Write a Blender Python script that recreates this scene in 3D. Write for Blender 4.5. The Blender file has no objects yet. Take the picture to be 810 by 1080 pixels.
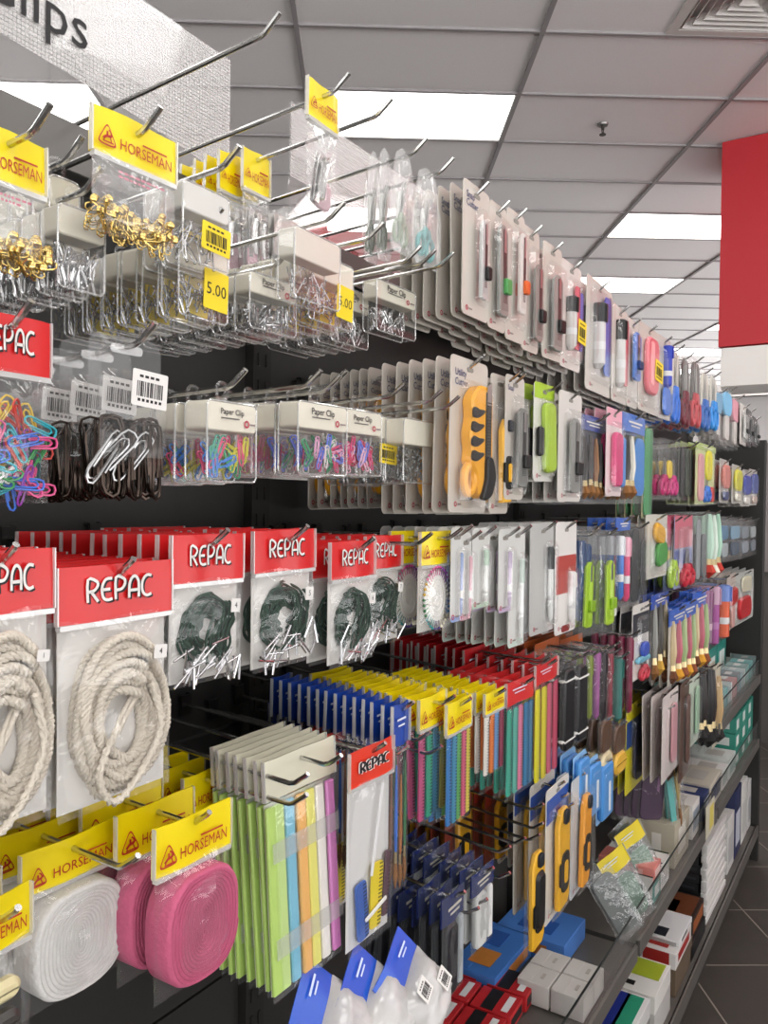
import bpy, math, random
from mathutils import Vector, Matrix, noise
R = math.radians
rng = random.Random(7)
COL = bpy.context.scene.collection
SC = bpy.context.scene

# ------------------------------------------------------------------ camera model (one set of numbers for camera and for measuring)
ANG = R(32.4); ROLL = R(.8); PITCH = R(.81); FPX = 850.0
CAM = Vector((0, -.78, 1.52))
FWD = Vector((math.cos(ANG), math.sin(ANG), 0)); RGT = Vector((math.sin(ANG), -math.cos(ANG), 0)); UP = Vector((0, 0, 1))
CF = FWD*math.cos(PITCH) - UP*math.sin(PITCH); UP1 = UP*math.cos(PITCH) + FWD*math.sin(PITCH)
CR = RGT*math.cos(ROLL) + UP1*math.sin(ROLL)
CU = UP1*math.cos(ROLL) - RGT*math.sin(ROLL)
def on_plane(px, py, p):                       # photo measurement -> (u, z) on the plane p metres from the camera, parallel to the gondola
    d = CF + CR*((px-405)/FPX) + CU*((540-py)/FPX)
    t = p/d.y
    q = CAM + d*t
    return q.x, q.z
def on_level(px, py, z):                       # photo measurement -> (x, y) on a horizontal level
    d = CF + CR*((px-405)/FPX) + CU*((540-py)/FPX)
    t = (z-CAM.z)/d.z
    q = CAM + d*t
    return q.x, q.y
def u_at(px, p, z):                            # u on plane p at height z seen at column px
    py = 540
    for _ in range(8):
        u, zz = on_plane(px, py, p)
        q = Vector((u, p-.78, z)) - CAM
        py = 540 - FPX*q.dot(CU)/q.dot(CF)
    return u

# ------------------------------------------------------------------ materials
def lin(c):
    return c/12.92 if c <= .04045 else ((c+.055)/1.055)**2.4
def hexc(h):
    h = h.lstrip('#'); return tuple(lin(int(h[i:i+2], 16)/255) for i in (0, 2, 4)) + (1,)
_M = {}
def mat(h, rough=.45, metal=0, coat=0, kind='', bump=0, bscale=60):
    key = (h, rough, metal, coat, kind, bump, bscale)
    if key in _M: return _M[key]
    m = bpy.data.materials.new('surface_%d' % len(_M)); m.use_nodes = True
    nt = m.node_tree; b = nt.nodes['Principled BSDF']
    b.inputs['Base Color'].default_value = hexc(h); b.inputs['Roughness'].default_value = rough
    b.inputs['Metallic'].default_value = metal; b.inputs['Coat Weight'].default_value = coat; b.inputs['Coat Roughness'].default_value = .12
    if bump or kind == 'mottle':
        tc = nt.nodes.new('ShaderNodeTexCoord'); n = nt.nodes.new('ShaderNodeTexNoise'); n.inputs['Scale'].default_value = bscale; n.inputs['Detail'].default_value = 4
        nt.links.new(tc.outputs['Object'], n.inputs['Vector'])
        if bump:
            bp = nt.nodes.new('ShaderNodeBump'); bp.inputs['Strength'].default_value = bump; bp.inputs['Distance'].default_value = .004
            nt.links.new(n.outputs['Fac'], bp.inputs['Height']); nt.links.new(bp.outputs['Normal'], b.inputs['Normal'])
        if kind == 'mottle':
            r = nt.nodes.new('ShaderNodeMapRange'); r.inputs['To Min'].default_value = .86; r.inputs['To Max'].default_value = 1.1
            mx = nt.nodes.new('ShaderNodeMix'); mx.data_type = 'RGBA'; mx.blend_type = 'MULTIPLY'; mx.inputs['Factor'].default_value = 1
            mx.inputs['A'].default_value = hexc(h)
            nt.links.new(n.outputs['Fac'], r.inputs['Value']); nt.links.new(r.outputs['Result'], mx.inputs['B']); nt.links.new(mx.outputs['Result'], b.inputs['Base Color'])
    _M[key] = m; return m
def clear(name, haze=.05, gloss=.10, rough=.1, wrinkle=0, bscale=45, tint='#ffffff', hcol='#e8e8e6'):
    key = ('clear', name)
    if key in _M: return _M[key]
    m = bpy.data.materials.new(name); m.use_nodes = True; nt = m.node_tree; nt.nodes.clear(); N = nt.nodes.new; L = nt.links.new
    out = N('ShaderNodeOutputMaterial'); tr = N('ShaderNodeBsdfTransparent'); tr.inputs['Color'].default_value = hexc(tint)
    gl = N('ShaderNodeBsdfGlossy'); gl.inputs['Roughness'].default_value = rough; gl.inputs['Color'].default_value = (1, 1, 1, 1)
    df = N('ShaderNodeBsdfDiffuse'); df.inputs['Color'].default_value = hexc(hcol)
    lw = N('ShaderNodeLayerWeight'); lw.inputs['Blend'].default_value = .2
    mr = N('ShaderNodeMapRange'); mr.inputs['To Min'].default_value = gloss; mr.inputs['To Max'].default_value = min(.75, gloss*3+.10)
    m1 = N('ShaderNodeMixShader'); m2 = N('ShaderNodeMixShader'); m1.inputs['Fac'].default_value = haze
    L(lw.outputs['Facing'], mr.inputs['Value']); L(mr.outputs['Result'], m2.inputs['Fac'])
    L(tr.outputs[0], m1.inputs[1]); L(df.outputs[0], m1.inputs[2]); L(m1.outputs[0], m2.inputs[1]); L(gl.outputs[0], m2.inputs[2]); L(m2.outputs[0], out.inputs['Surface'])
    if wrinkle:
        tc = N('ShaderNodeTexCoord'); n = N('ShaderNodeTexNoise'); n.inputs['Scale'].default_value = bscale; n.inputs['Detail'].default_value = 2; n.inputs['Distortion'].default_value = 1.2
        bp = N('ShaderNodeBump'); bp.inputs['Strength'].default_value = wrinkle; bp.inputs['Distance'].default_value = .006
        L(tc.outputs['Object'], n.inputs['Vector']); L(n.outputs['Fac'], bp.inputs['Height']); L(bp.outputs['Normal'], gl.inputs['Normal']); L(bp.outputs['Normal'], lw.inputs['Normal'])
    _M[key] = m; return m
FILM = clear('poly_film', .03, .025, .12, .3, 30)
BLIS = clear('blister_plastic', .02, .04, .07, .12, 25)
BOXP = clear('clear_box_plastic', .03, .035, .06, 0, 60)
ACRY = clear('acrylic', .03, .06, .03)
HAZE = clear('hazy_bag_film', .13, .035, .12, .3, 30)
GREY = clear('smoky_sleeve_film', .10, .07, .1, .4, 40, hcol='#9aa0a0')
CHROME = mat('#c9c8c6', .18, 1)
STEEL = mat('#b9b9b7', .3, 1)
WHITE = mat('#e6e3df', .5)
BLACK = mat('#141414', .45)
INK = mat('#1c1a1c', .6)
HRED = mat('#b3241c', .5)
YEL = mat('#f0d800', .3, 0, .5)
RED = mat('#d3191c', .3, 0, .5)

# ------------------------------------------------------------------ mesh collecting
class MB:
    def __init__(s): s.v = []; s.f = []
    def add(s, vs, fs, M=None):
        o = len(s.v)
        s.v += [tuple(M @ Vector(v)) for v in vs] if M is not None else [tuple(v) for v in vs]
        s.f += [tuple(i+o for i in f) for f in fs]; return s
    def box(s, c, d, M=None):
        x, y, z = (a/2 for a in d)
        vs = [(c[0]+i*x, c[1]+j*y, c[2]+k*z) for i in (-1, 1) for j in (-1, 1) for k in (-1, 1)]
        return s.add(vs, [(0, 1, 3, 2), (4, 6, 7, 5), (0, 4, 5, 1), (2, 3, 7, 6), (0, 2, 6, 4), (1, 5, 7, 3)], M)
    def prism(s, ol, y0, y1, bev=0, M=None):   # outline in x,z (counter-clockwise seen from -y), front at y0
        n = len(ol); cx = sum(p[0] for p in ol)/n; cz = sum(p[1] for p in ol)/n
        def ring(y, ins):
            out = []
            for i in range(n):
                if ins:
                    a, b, c = ol[i-1], ol[i], ol[(i+1) % n]
                    t = Vector((c[0]-a[0], c[1]-a[1])); t = t.normalized() if t.length > 1e-9 else Vector((1, 0))
                    out.append((b[0]-t.y*ins, y, b[1]+t.x*ins))
                else: out.append((ol[i][0], y, ol[i][1]))
            return out
        rings = [ring(y0, bev), ring(y0+bev, 0)] if bev else [ring(y0, 0)]
        rings += [ring(y1-bev, 0), ring(y1, bev)] if bev else [ring(y1, 0)]
        vs = [v for r in rings for v in r]; fs = []
        for k in range(len(rings)-1):
            for i in range(n):
                j = (i+1) % n; fs.append((k*n+i, (k+1)*n+i, (k+1)*n+j, k*n+j))
        fs.append(tuple(range(n))); fs.append(tuple(reversed(range((len(rings)-1)*n, len(rings)*n))))
        return s.add(vs, fs, M)
    def tube(s, pts, r, seg=6, closed=False, M=None, cap=True):
        P = [Vector(p) for p in pts]; n = len(P); vs = []; fs = []
        rr = r if isinstance(r, (list, tuple)) else [r]*n
        prev = None
        for i in range(n):
            t = (P[(i+1) % n]-P[i-1]) if closed else (P[min(i+1, n-1)]-P[max(i-1, 0)])
            t = t.normalized() if t.length > 1e-9 else Vector((0, 0, 1))
            if prev is None: a = t.orthogonal().normalized()
            else:
                a = prev - t*prev.dot(t); a = a.normalized() if a.length > 1e-6 else t.orthogonal().normalized()
            prev = a; b = t.cross(a)
            for k in range(seg):
                th = 2*math.pi*k/seg; vs.append(P[i]+(a*math.cos(th)+b*math.sin(th))*rr[i])
        for i in range(n if closed else n-1):
            j = (i+1) % n
            for k in range(seg):
                l = (k+1) % seg; fs.append((i*seg+k, i*seg+l, j*seg+l, j*seg+k))
        if cap and not closed: fs.append(tuple(reversed(range(seg)))); fs.append(tuple(range((n-1)*seg, n*seg)))
        return s.add(vs, fs, M)
    def cyl(s, a, b, r, r2=None, seg=12):
        return s.tube([a, b], [r, r if r2 is None else r2], seg)
    def ball(s, c, r, seg=8, sc=(1, 1, 1)):
        vs = []; fs = []; h = seg//2
        for i in range(h+1):
            ph = math.pi*i/h
            for k in range(seg):
                th = 2*math.pi*k/seg; vs.append((c[0]+r*sc[0]*math.sin(ph)*math.cos(th), c[1]+r*sc[1]*math.sin(ph)*math.sin(th), c[2]+r*sc[2]*math.cos(ph)))
        for i in range(h):
            for k in range(seg):
                l = (k+1) % seg; fs.append((i*seg+k, (i+1)*seg+k, (i+1)*seg+l, i*seg+l))
        return s.add(vs, fs)
    def ribbon(s, pts, w, y, th=.0003, M=None):  # flat stroke in x,z
        P = [Vector((p[0], p[1])) for p in pts]; n = len(P); a = []; b = []
        for i in range(n):
            t = P[min(i+1, n-1)]-P[max(i-1, 0)]; t = t.normalized() if t.length > 1e-9 else Vector((1, 0)); nn = Vector((-t.y, t.x))*w/2
            a.append((P[i].x+nn.x, y, P[i].y+nn.y)); b.append((P[i].x-nn.x, y, P[i].y-nn.y))
        return s.add(a+b, [(n+i, n+i+1, i+1, i) for i in range(n-1)], M)
    def mesh(s, name, m, smooth=38):
        me = bpy.data.meshes.new(name); me.from_pydata(s.v, [], s.f); me.materials.append(m)
        me.validate(); me.polygons.foreach_set('use_smooth', [True]*len(me.polygons))
        try: me.set_sharp_from_angle(angle=R(smooth))
        except Exception: pass
        me.update(); return me
    def build(s, name, m, parent=None, smooth=38):
        return link(name, s.mesh(name, m, smooth), parent)
def link(name, me, parent=None):
    o = bpy.data.objects.new(name, me); COL.objects.link(o)
    if parent is not None: o.parent = parent
    return o
def thing(name, label, cat, loc=(0, 0, 0), group=None):
    o = bpy.data.objects.new(name, None); COL.objects.link(o); o.empty_display_size = .02; o.location = loc
    tag(o, label, cat, group); return o
def tag(o, label, cat, group=None):
    o['label'] = label; o['category'] = cat
    if group: o['group'] = group
    return o
def clone(root):
    r = root.copy(); COL.objects.link(r)
    for ch in list(root.children):
        if ch.get('front_only'): continue
        c = ch.copy(); COL.objects.link(c); c.parent = r
        for g in list(ch.children):
            d = g.copy(); COL.objects.link(d); d.parent = c
    return r
def rrect(w, h, r, cx=0, cz=0, n=4):
    r = min(r, w/2*.999, h/2*.999); out = []
    for (sx, sz, a0) in ((1, -1, -90), (1, 1, 0), (-1, 1, 90), (-1, -1, 180)):
        for k in range(n+1):
            a = R(a0+90*k/n); out.append((cx+sx*(w/2-r)+r*math.cos(a), cz+sz*(h/2-r)+r*math.sin(a)))
    return out
def ellipse(rx, rz, cx=0, cz=0, n=20):
    return [(cx+rx*math.cos(2*math.pi*k/n), cz+rz*math.sin(2*math.pi*k/n)) for k in range(n)]
def spline(pts, k=6, closed=False):
    P = [Vector(p) for p in pts]; n = len(P); out = []
    for i in range(n if closed else n-1):
        a = P[(i-1) % n] if closed else P[max(i-1, 0)]; b = P[i]; c = P[(i+1) % n]; d = P[(i+2) % n] if closed else P[min(i+2, n-1)]
        for j in range(k):
            t = j/k; out.append(.5*((2*b)+(c-a)*t+(2*a-5*b+4*c-d)*t*t+(3*b-a-3*c+d)*t**3))
    if not closed: out.append(P[-1])
    return out
_T = {}
def text_mesh(txt, m, size, bold=0, align='CENTER'):
    key = (txt, m.name, round(size, 5), bold, align)
    if key in _T: return _T[key]
    c = bpy.data.curves.new('t', 'FONT'); c.body = txt; c.size = size; c.align_x = align; c.align_y = 'CENTER'; c.resolution_u = 2; c.offset = bold*size
    o = bpy.data.objects.new('t', c); COL.objects.link(o)
    bpy.context.view_layer.update()
    me = bpy.data.meshes.new_from_object(o.evaluated_get(bpy.context.evaluated_depsgraph_get()))
    bpy.data.objects.remove(o); bpy.data.curves.remove(c)
    me.transform(Matrix.Rotation(R(90), 4, 'X')); me.materials.clear(); me.materials.append(m); me.name = 'lettering'
    _T[key] = me; return me
def lettering(txt, m, size, x, y, z, parent, w=None, bold=0, rot=0, name='lettering', align='CENTER', stretch=None):
    me = text_mesh(txt, m, size, bold, align)
    o = link(name, me, parent); o.location = (x, y, z)
    if w:
        xs = [v.co.x for v in me.vertices]; k = w/max(1e-6, max(xs)-min(xs)); o.scale = (k, 1, stretch or k)
    o.rotation_euler = (0, R(rot), 0); return o
LIGHT, EXPO, WORLD = 8.0, -0.48, (8.5, 1.15)
# ------------------------------------------------------------------ camera
cam = bpy.data.objects.new('camera', bpy.data.cameras.new('camera')); COL.objects.link(cam); SC.camera = cam
cam.data.sensor_fit = 'HORIZONTAL'; cam.data.sensor_width = 36; cam.data.lens = FPX/810*36; cam.data.clip_start = .01
cam.matrix_world = Matrix.Translation(CAM) @ Matrix((CR, CU, -CF)).transposed().to_4x4()

# ------------------------------------------------------------------ the room, on the ceiling grid's own axes
GA = R(33.75); GF = Vector((math.cos(GA), math.sin(GA), 0)); GR = Vector((math.sin(GA), -math.cos(GA), 0))
GM = Matrix((( GR.x, GF.x, 0, CAM.x), (GR.y, GF.y, 0, CAM.y), (0, 0, 1, 0), (0, 0, 0, 1)))     # (right, forward, up) -> world
CZ = 3.82
X0, X1, Z0, Z1 = -7.566, 8.034, -5.053, 15.347
def slab(name, lo, hi, m, kind='structure'):
    b = MB(); b.box([(a+c)/2 for a, c in zip(lo, hi)], [c-a for a, c in zip(lo, hi)], GM)
    o = b.build(name, m); o['kind'] = kind; return o
def grid_material(name, base, line, sx, sz, ox, oz, lw, rough, mottle=.08):
    m = bpy.data.materials.new(name); m.use_nodes = True; nt = m.node_tree; N = nt.nodes.new; L = nt.links.new; b = nt.nodes['Principled BSDF']
    b.inputs['Roughness'].default_value = rough
    tc = N('ShaderNodeTexCoord'); mp = N('ShaderNodeMapping'); mp.inputs['Rotation'].default_value = (0, 0, -(GA-math.pi/2)); mp.vector_type = 'POINT'
    L(tc.outputs['Object'], mp.inputs['Vector']); sp = N('ShaderNodeSeparateXYZ'); L(mp.outputs[0], sp.inputs[0])
    def axis(o, s, off):
        a = N('ShaderNodeMath'); a.operation = 'ADD'; a.inputs[1].default_value = off+100*s; L(sp.outputs[o], a.inputs[0])
        c = N('ShaderNodeMath'); c.operation = 'PINGPONG'; c.inputs[1].default_value = s/2; L(a.outputs[0], c.inputs[0])
        d = N('ShaderNodeMath'); d.operation = 'LESS_THAN'; d.inputs[1].default_value = lw; L(c.outputs[0], d.inputs[0]); return d
    d1, d2 = axis(0, sx, ox), axis(1, sz, oz)
    mx = N('ShaderNodeMath'); mx.operation = 'MAXIMUM'; L(d1.outputs[0], mx.inputs[0]); L(d2.outputs[0], mx.inputs[1])
    n = N('ShaderNodeTexNoise'); n.inputs['Scale'].default_value = 6; n.inputs['Detail'].default_value = 5; L(tc.outputs['Object'], n.inputs['Vector'])
    mr = N('ShaderNodeMapRange'); mr.inputs['To Min'].default_value = 1-mottle*2; mr.inputs['To Max'].default_value = 1+mottle*2; L(n.outputs['Fac'], mr.inputs['Value'])
    ml = N('ShaderNodeMix'); ml.data_type = 'RGBA'; ml.blend_type = 'MULTIPLY'; ml.inputs['Factor'].default_value = 1; ml.inputs['A'].default_value = hexc(base); L(mr.outputs[0], ml.inputs['B'])
    mm = N('ShaderNodeMix'); mm.data_type = 'RGBA'; L(mx.outputs[0], mm.inputs['Factor']); L(ml.outputs['Result'], mm.inputs['A']); mm.inputs['B'].default_value = hexc(line)
    L(mm.outputs['Result'], b.inputs['Base Color']); return m
b = MB(); b.box(((X0+X1)/2, (Z0+Z1)/2, -.05), (X1-X0, Z1-Z0, .1)); o = b.build('floor', grid_material('floor_tiles', '#47423d', '#928b82', .36, .36, -1.44, -2.976, .0026, .42)); o['kind'] = 'structure'
o.location = (CAM.x, CAM.y, 0); o.rotation_euler = (0, 0, GA-math.pi/2)
# the tile pattern follows the slab's own axes
for nd in o.data.materials[0].node_tree.nodes:
    if nd.type == 'MAPPING': nd.inputs['Rotation'].default_value = (0, 0, 0)

WALLM = mat('#b5b0ac', .8); TILEM = mat('#f0eded', .9, 0, 0, 'mottle', .05, 300)
b = MB(); b.box(((X0+X1)/2, (Z0+Z1)/2, CZ+.11), (X1-X0, Z1-Z0, .1), GM); o = b.build('ceiling', TILEM); o['kind'] = 'structure'
# ceiling tiles: one recessed slab per column between the T-bars is pattern of the ceiling; T-bars as trim
tb = MB()
tx = .834-1.2*7
while tx < X1: tb.box((tx, (Z0+Z1)/2, CZ-.002), (.024, Z1-Z0, .012), GM); tx += 1.2
tz = 4.547-.6*16
while tz < Z1: tb.box(((X0+X1)/2, tz, CZ-.0015), (X1-X0, .018, .011), GM); tz += .6
o = tb.build('trim_ceiling_grid', mat('#9a9697', .6)); o['kind'] = 'structure'
LITM = bpy.data.materials.new('lit_diffuser'); LITM.use_nodes = True
LITM.node_tree.nodes['Principled BSDF'].inputs['Emission Color'].default_value = (1, .985, .96, 1); LITM.node_tree.nodes['Principled BSDF'].inputs['Emission Strength'].default_value = LIGHT
holes = []
tiles = {}
for ci, cx in enumerate((-5.166, -2.766, -.366, 2.034, 4.434)):
    for k in range(-15, 17, 3):
        z = 4.547+.6*k
        if cx == 2.034 and k == 0: continue
        if z < Z0 or z > Z1-.6: continue
        tiles[(cx, k)] = 1
vent_box = (1.434, 2.034, 3.347, 3.947)
def tile_mesh():                                # mineral-fibre infill tiles, laid on the grid, leaving the light and vent openings
    b = MB()
    for i in range(-6, 8):
        x = .834+1.2*(i-1)
        if x < X0-.01 or x+1.2 > X1+.01: continue
        for k in range(-16, 18):
            z = 4.547+.6*k
            if z < Z0-.01 or z+.6 > Z1+.01: continue
            if any(abs(x-c) < .02 and k == kk for c, kk in tiles): continue
            if abs(x-.834) < .02 and k == -2:
                b.box((x+.3, z+.3, CZ+.012), (.6, .6, .016), GM); continue
            b.box((x+.6, z+.3, CZ+.012), (1.2, .6, .016), GM)
    return b
o = tile_mesh().build('ceiling_infill', TILEM); o['kind'] = 'structure'
nl = 0
WHERE = {(-.366, 0): 'lit ceiling panel above the hanging nail clipper bag', (-2.766, 0): 'lit ceiling panel behind the sign at upper left', (2.034, 3): 'lit ceiling panel just left of the red bulkhead, nearest of three',
         (2.034, 6): 'second lit ceiling panel along the red bulkhead', (2.034, 9): 'third and smaller lit ceiling panel by the red bulkhead', (-.366, 3): 'lit ceiling panel low behind the bagged clips on the top hooks'}
for (cx, k) in tiles:
    z = 4.547+.6*k
    lab = WHERE.get((cx, k), 'white lit panel in ceiling grid, row %s column %s from the gondola' % (['one', 'two', 'three', 'four', 'five', 'six', 'seven', 'eight', 'nine', 'ten', 'eleven'][(k+15)//3], 'ABCDE'[int((cx+5.2)/2.4)]))
    t = thing('ceiling_light', lab, 'ceiling light', GM @ Vector((cx+.6, z+.3, CZ)), 'recessed ceiling light panels'); t.rotation_euler = (0, 0, GA-math.pi/2)
    if nl == 0:
        b = MB(); b.box((0, 0, .004), (1.165, .565, .006)); LD = b.mesh('diffuser', LITM)
        b = MB()
        for sx in (-1, 1): b.box((sx*.587, 0, .006), (.012, .59, .02))
        for sz in (-1, 1): b.box((0, sz*.2885, .006), (1.16, .012, .02))
        LFm = b.mesh('frame', mat('#dddad6', .5)); b = MB(); b.box((0, 0, .05), (1.18, .58, .07)); LHm = b.mesh('housing', mat('#9a9a9a', .5, .6))
    link('diffuser', LD, t); link('frame', LFm, t); link('housing', LHm, t); nl += 1
# air vent with four-way louvres
v = thing('air_vent', 'square white four-way air vent in the ceiling at upper right', 'air vent', GM @ Vector((1.734, 3.647, CZ))); v.rotation_euler = (0, 0, GA-math.pi/2)
b = MB()
for sx in (-1, 1): b.box((sx*.275, 0, .002), (.05, .6, .014)); b.box((0, sx*.275, .002), (.5, .05, .014))
b.build('frame', mat('#cfcac6', .5), v)
b = MB(); b.box((0, 0, .10), (.56, .56, .01)); b.build('duct', mat('#2a2a2c', .7), v)
for q in range(4):
    for j in range(6):
        r0 = .24-.038*j; b = MB()
        vs = [(-r0, r0, -.004), (r0, r0, -.004), (r0-.03, r0-.03, .03), (-r0+.03, r0-.03, .03)]
        b.add(vs+[(x, y, z+.004) for x, y, z in vs], [(0, 1, 2, 3), (7, 6, 5, 4), (0, 4, 5, 1), (1, 5, 6, 2), (2, 6, 7, 3), (3, 7, 4, 0)], Matrix.Rotation(q*math.pi/2, 4, 'Z'))
        if r0 > .04: b.build('louvre', mat('#cfcac6', .5), v)
s = thing('fire_sprinkler', 'small metal fire sprinkler on the ceiling tile', 'sprinkler', GM @ Vector((1.41, 4.89, CZ)))
b = MB(); b.cyl((0, 0, .002), (0, 0, -.008), .034, .03, 20); b.build('escutcheon', mat('#8a8886', .35, .8), s)
b = MB(); b.cyl((0, 0, -.005), (0, 0, -.03), .012, .009); b.tube([(-.014, 0, -.026), (-.016, 0, -.045), (0, 0, -.06)], .003); b.tube([(.014, 0, -.026), (.016, 0, -.045), (0, 0, -.06)], .003); b.build('body', mat('#4a4847', .4, .8), s)
b = MB(); b.cyl((0, 0, -.06), (0, 0, -.064), .02, .02, 16); b.build('deflector', mat('#55524f', .4, .8), s)
slab('wall_left', (X0-.1, Z0, 0), (X0, Z1, CZ+.2), WALLM); 
slab('wall_far', (X0, Z1, 0), (X1, Z1+.1, CZ+.2), mat('#c2bdb9', .8))

# ------------------------------------------------------------------ red bulkhead and the perpendicular wall unit below it
BX = 5.46
b = MB(); b.box((BX+.35, -2.25, 3.17), (.7, 4.88, 1.29)); o = b.build('wall_red_bulkhead', mat('#b8222c', .55)); o['kind'] = 'structure'
w = thing('wall_display_unit', 'grey perforated display unit below the red bulkhead', 'display unit', (BX+.1, -2.25, .37))
b = MB(); b.prism([(-.12, 1.9), (0, 1.86), (.25, 1.9), (.25, 2.14), (-.12, 2.14)], -2.42, 2.42, 0, Matrix.Rotation(0, 4, 'Z')); b.build('light_box', mat('#e9e4df', .4), w)
b = MB(); b.box((.12, 0, .745), (.04, 4.84, 2.23)); b.build('back_board', mat('#55524f', .6), w)
b = MB(); b.box((.085, 1.35, 1.70), (.02, 2.1, .30)); b.build('header_panel', mat('#c9c5c5', .5), w)
pm = bpy.data.materials.new('pegboard'); pm.use_nodes = True; nt = pm.node_tree; N = nt.nodes.new; L = nt.links.new
tc = N('ShaderNodeTexCoord'); mp = N('ShaderNodeMapping'); mp.inputs['Scale'].default_value = (25, 25, 25); vo = N('ShaderNodeVectorMath'); vo.operation = 'FRACTION'; L(tc.outputs['Object'], mp.inputs[0]); L(mp.outputs[0], vo.inputs[0])
sb = N('ShaderNodeVectorMath'); sb.operation = 'SUBTRACT'; sb.inputs[1].default_value = (.5, .5, .5); L(vo.outputs[0], sb.inputs[0]); mu = N('ShaderNodeVectorMath'); mu.operation = 'MULTIPLY'; mu.inputs[1].default_value = (0, 1, 1); L(sb.outputs[0], mu.inputs[0])
ln = N('ShaderNodeVectorMath'); ln.operation = 'LENGTH'; L(mu.outputs[0], ln.inputs[0]); lt = N('ShaderNodeMath'); lt.operation = 'LESS_THAN'; lt.inputs[1].default_value = .18; L(ln.outputs['Value'], lt.inputs[0])
mx = N('ShaderNodeMix'); mx.data_type = 'RGBA'; mx.inputs['A'].default_value = hexc('#8d8787'); mx.inputs['B'].default_value = hexc('#3c3a3a'); L(lt.outputs[0], mx.inputs['Factor']); L(mx.outputs['Result'], nt.nodes['Principled BSDF'].inputs['Base Color'])
b = MB(); b.box((.085, 1.35, 1.14), (.02, 2.1, .82)); b.build('pegboard', pm, w)
b = MB(); b.box((.085, -1.1, .745), (.02, 2.6, 2.21)); b.build('dark_pegboard', mat('#6d6967', .6), w)
b = MB(); b.cyl((-.123, .12, 2.02), (-.118, .12, 2.02), .035, .035, 24); b.build('fixing_plate', mat('#d8d4d0', .3, .3), w)

# ------------------------------------------------------------------ gondola
G = thing('gondola_shelving', 'dark grey steel gondola shelving holding all the hanging stationery', 'gondola')
DG = mat('#2a2927', .55, 0, 0, 'mottle', 0, 40); MET = mat('#8f8c88', .35, .7); LIP = mat('#7d7a75', .4, .5)
BAYS = [-1.034, -.077, .88, 1.837, 2.793, 3.75]; TOPZ = 1.885; DEP = -.305
for i in range(5):
    a, c = BAYS[i]+.02, BAYS[i+1]-.02
    for z0, z1 in ((.12, .50), (.504, .85), (.854, 1.20), (1.204, 1.55), (1.554, TOPZ-.02)):
        b = MB(); b.box(((a+c)/2, .012, (z0+z1)/2), (c-a, .02, z1-z0)); b.build('back_panel', DG, G)
for x in BAYS:
    b = MB(); b.box((x, .01, TOPZ/2), (.038, .045, TOPZ))
    for k in range(44): b.box((x-.008, -.0135, .16+k*.038), (.004, .003, .018)); b.box((x+.008, -.0135, .16+k*.038), (.004, .003, .018))
    b.build('upright', mat('#2a2927', .5, .3), G)
b = MB()
for i in range(5):
    a, c = BAYS[i]+.03, BAYS[i+1]-.03
    for y in (-.045, .03): b.box(((a+c)/2, y, TOPZ), (c-a, .003, .05))
    b.box(((a+c)/2, -.0075, TOPZ-.024), (c-a, .075, .003))
b.build('top_rail', mat('#6a6865', .4, .6), G)
for x in BAYS: b = MB(); b.box((x, -.0075, TOPZ), (.05, .09, .056)); b.build('rail_joiner', mat('#d0cdc8', .25, .7), G)
b = MB(); b.prism([(-.02, 0), (.02, 0), (.02, 1.80), (-.02, 1.80)], -.31, .03, .004, Matrix.Translation((3.78, 0, 0))); b.build('end_panel', mat('#2b2a28', .6), G)
b = MB(); b.box((1.36, (DEP)/2, .14), (4.78, -DEP-.01, .02)); b.build('base_deck', mat('#6f6c67', .45, .4), G)
b = MB(); b.box((1.36, DEP-.004, .135), (4.78, .006, .045)); b.build('base_lip', LIP, G)
b = MB(); b.box((1.36, DEP+.03, .056), (4.78, .01, .112)); b.build('kick_plate', mat('#4a4743', .5, .4), G)
def shelf(x0, x1, z, fence):
    b = MB(); b.box(((x0+x1)/2, DEP/2, z-.012), (x1-x0, -DEP-.008, .018)); s = b.build('shelf_board', mat('#6f6c67', .45, .4), G)
    b = MB(); b.box(((x0+x1)/2, DEP-.003, z-.012), (x1-x0, .006, .036)); b.build('price_rail', LIP, s)
    if fence:
        b = MB(); b.box(((x0+x1)/2, DEP+.004, z+.004+fence/2), (x1-x0-.01, .003, fence)); b.build('acrylic_fence', ACRY, s)
        b = MB(); b.box(((x0+x1)/2, DEP+.004, z+.0055+fence), (x1-x0-.01, .0036, .0026)); b.build('fence_edge', mat('#2c3130', .3), s)
SZ, SU = .525, .80
shelf(.90, 1.827, SZ, .07); shelf(1.847, 2.783, SZ, .07); shelf(2.803, 3.74, SZ, .07); shelf(2.803, 3.74, SU, .06)
for x in (.91, 1.82, 2.78, 3.73):
    b = MB(); b.add([(x-.002, 0, SZ-.02), (x-.002, DEP+.02, SZ-.022), (x-.002, DEP+.02, SZ-.03), (x-.002, 0, SZ-.09), (x+.002, 0, SZ-.02), (x+.002, DEP+.02, SZ-.022), (x+.002, DEP+.02, SZ-.03), (x+.002, 0, SZ-.09)], [(0, 1, 2, 3), (7, 6, 5, 4), (0, 4, 5, 1), (1, 5, 6, 2), (2, 6, 7, 3), (3, 7, 4, 0)]); b.build('bracket', mat('#4a4743', .5, .4), G)

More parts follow.
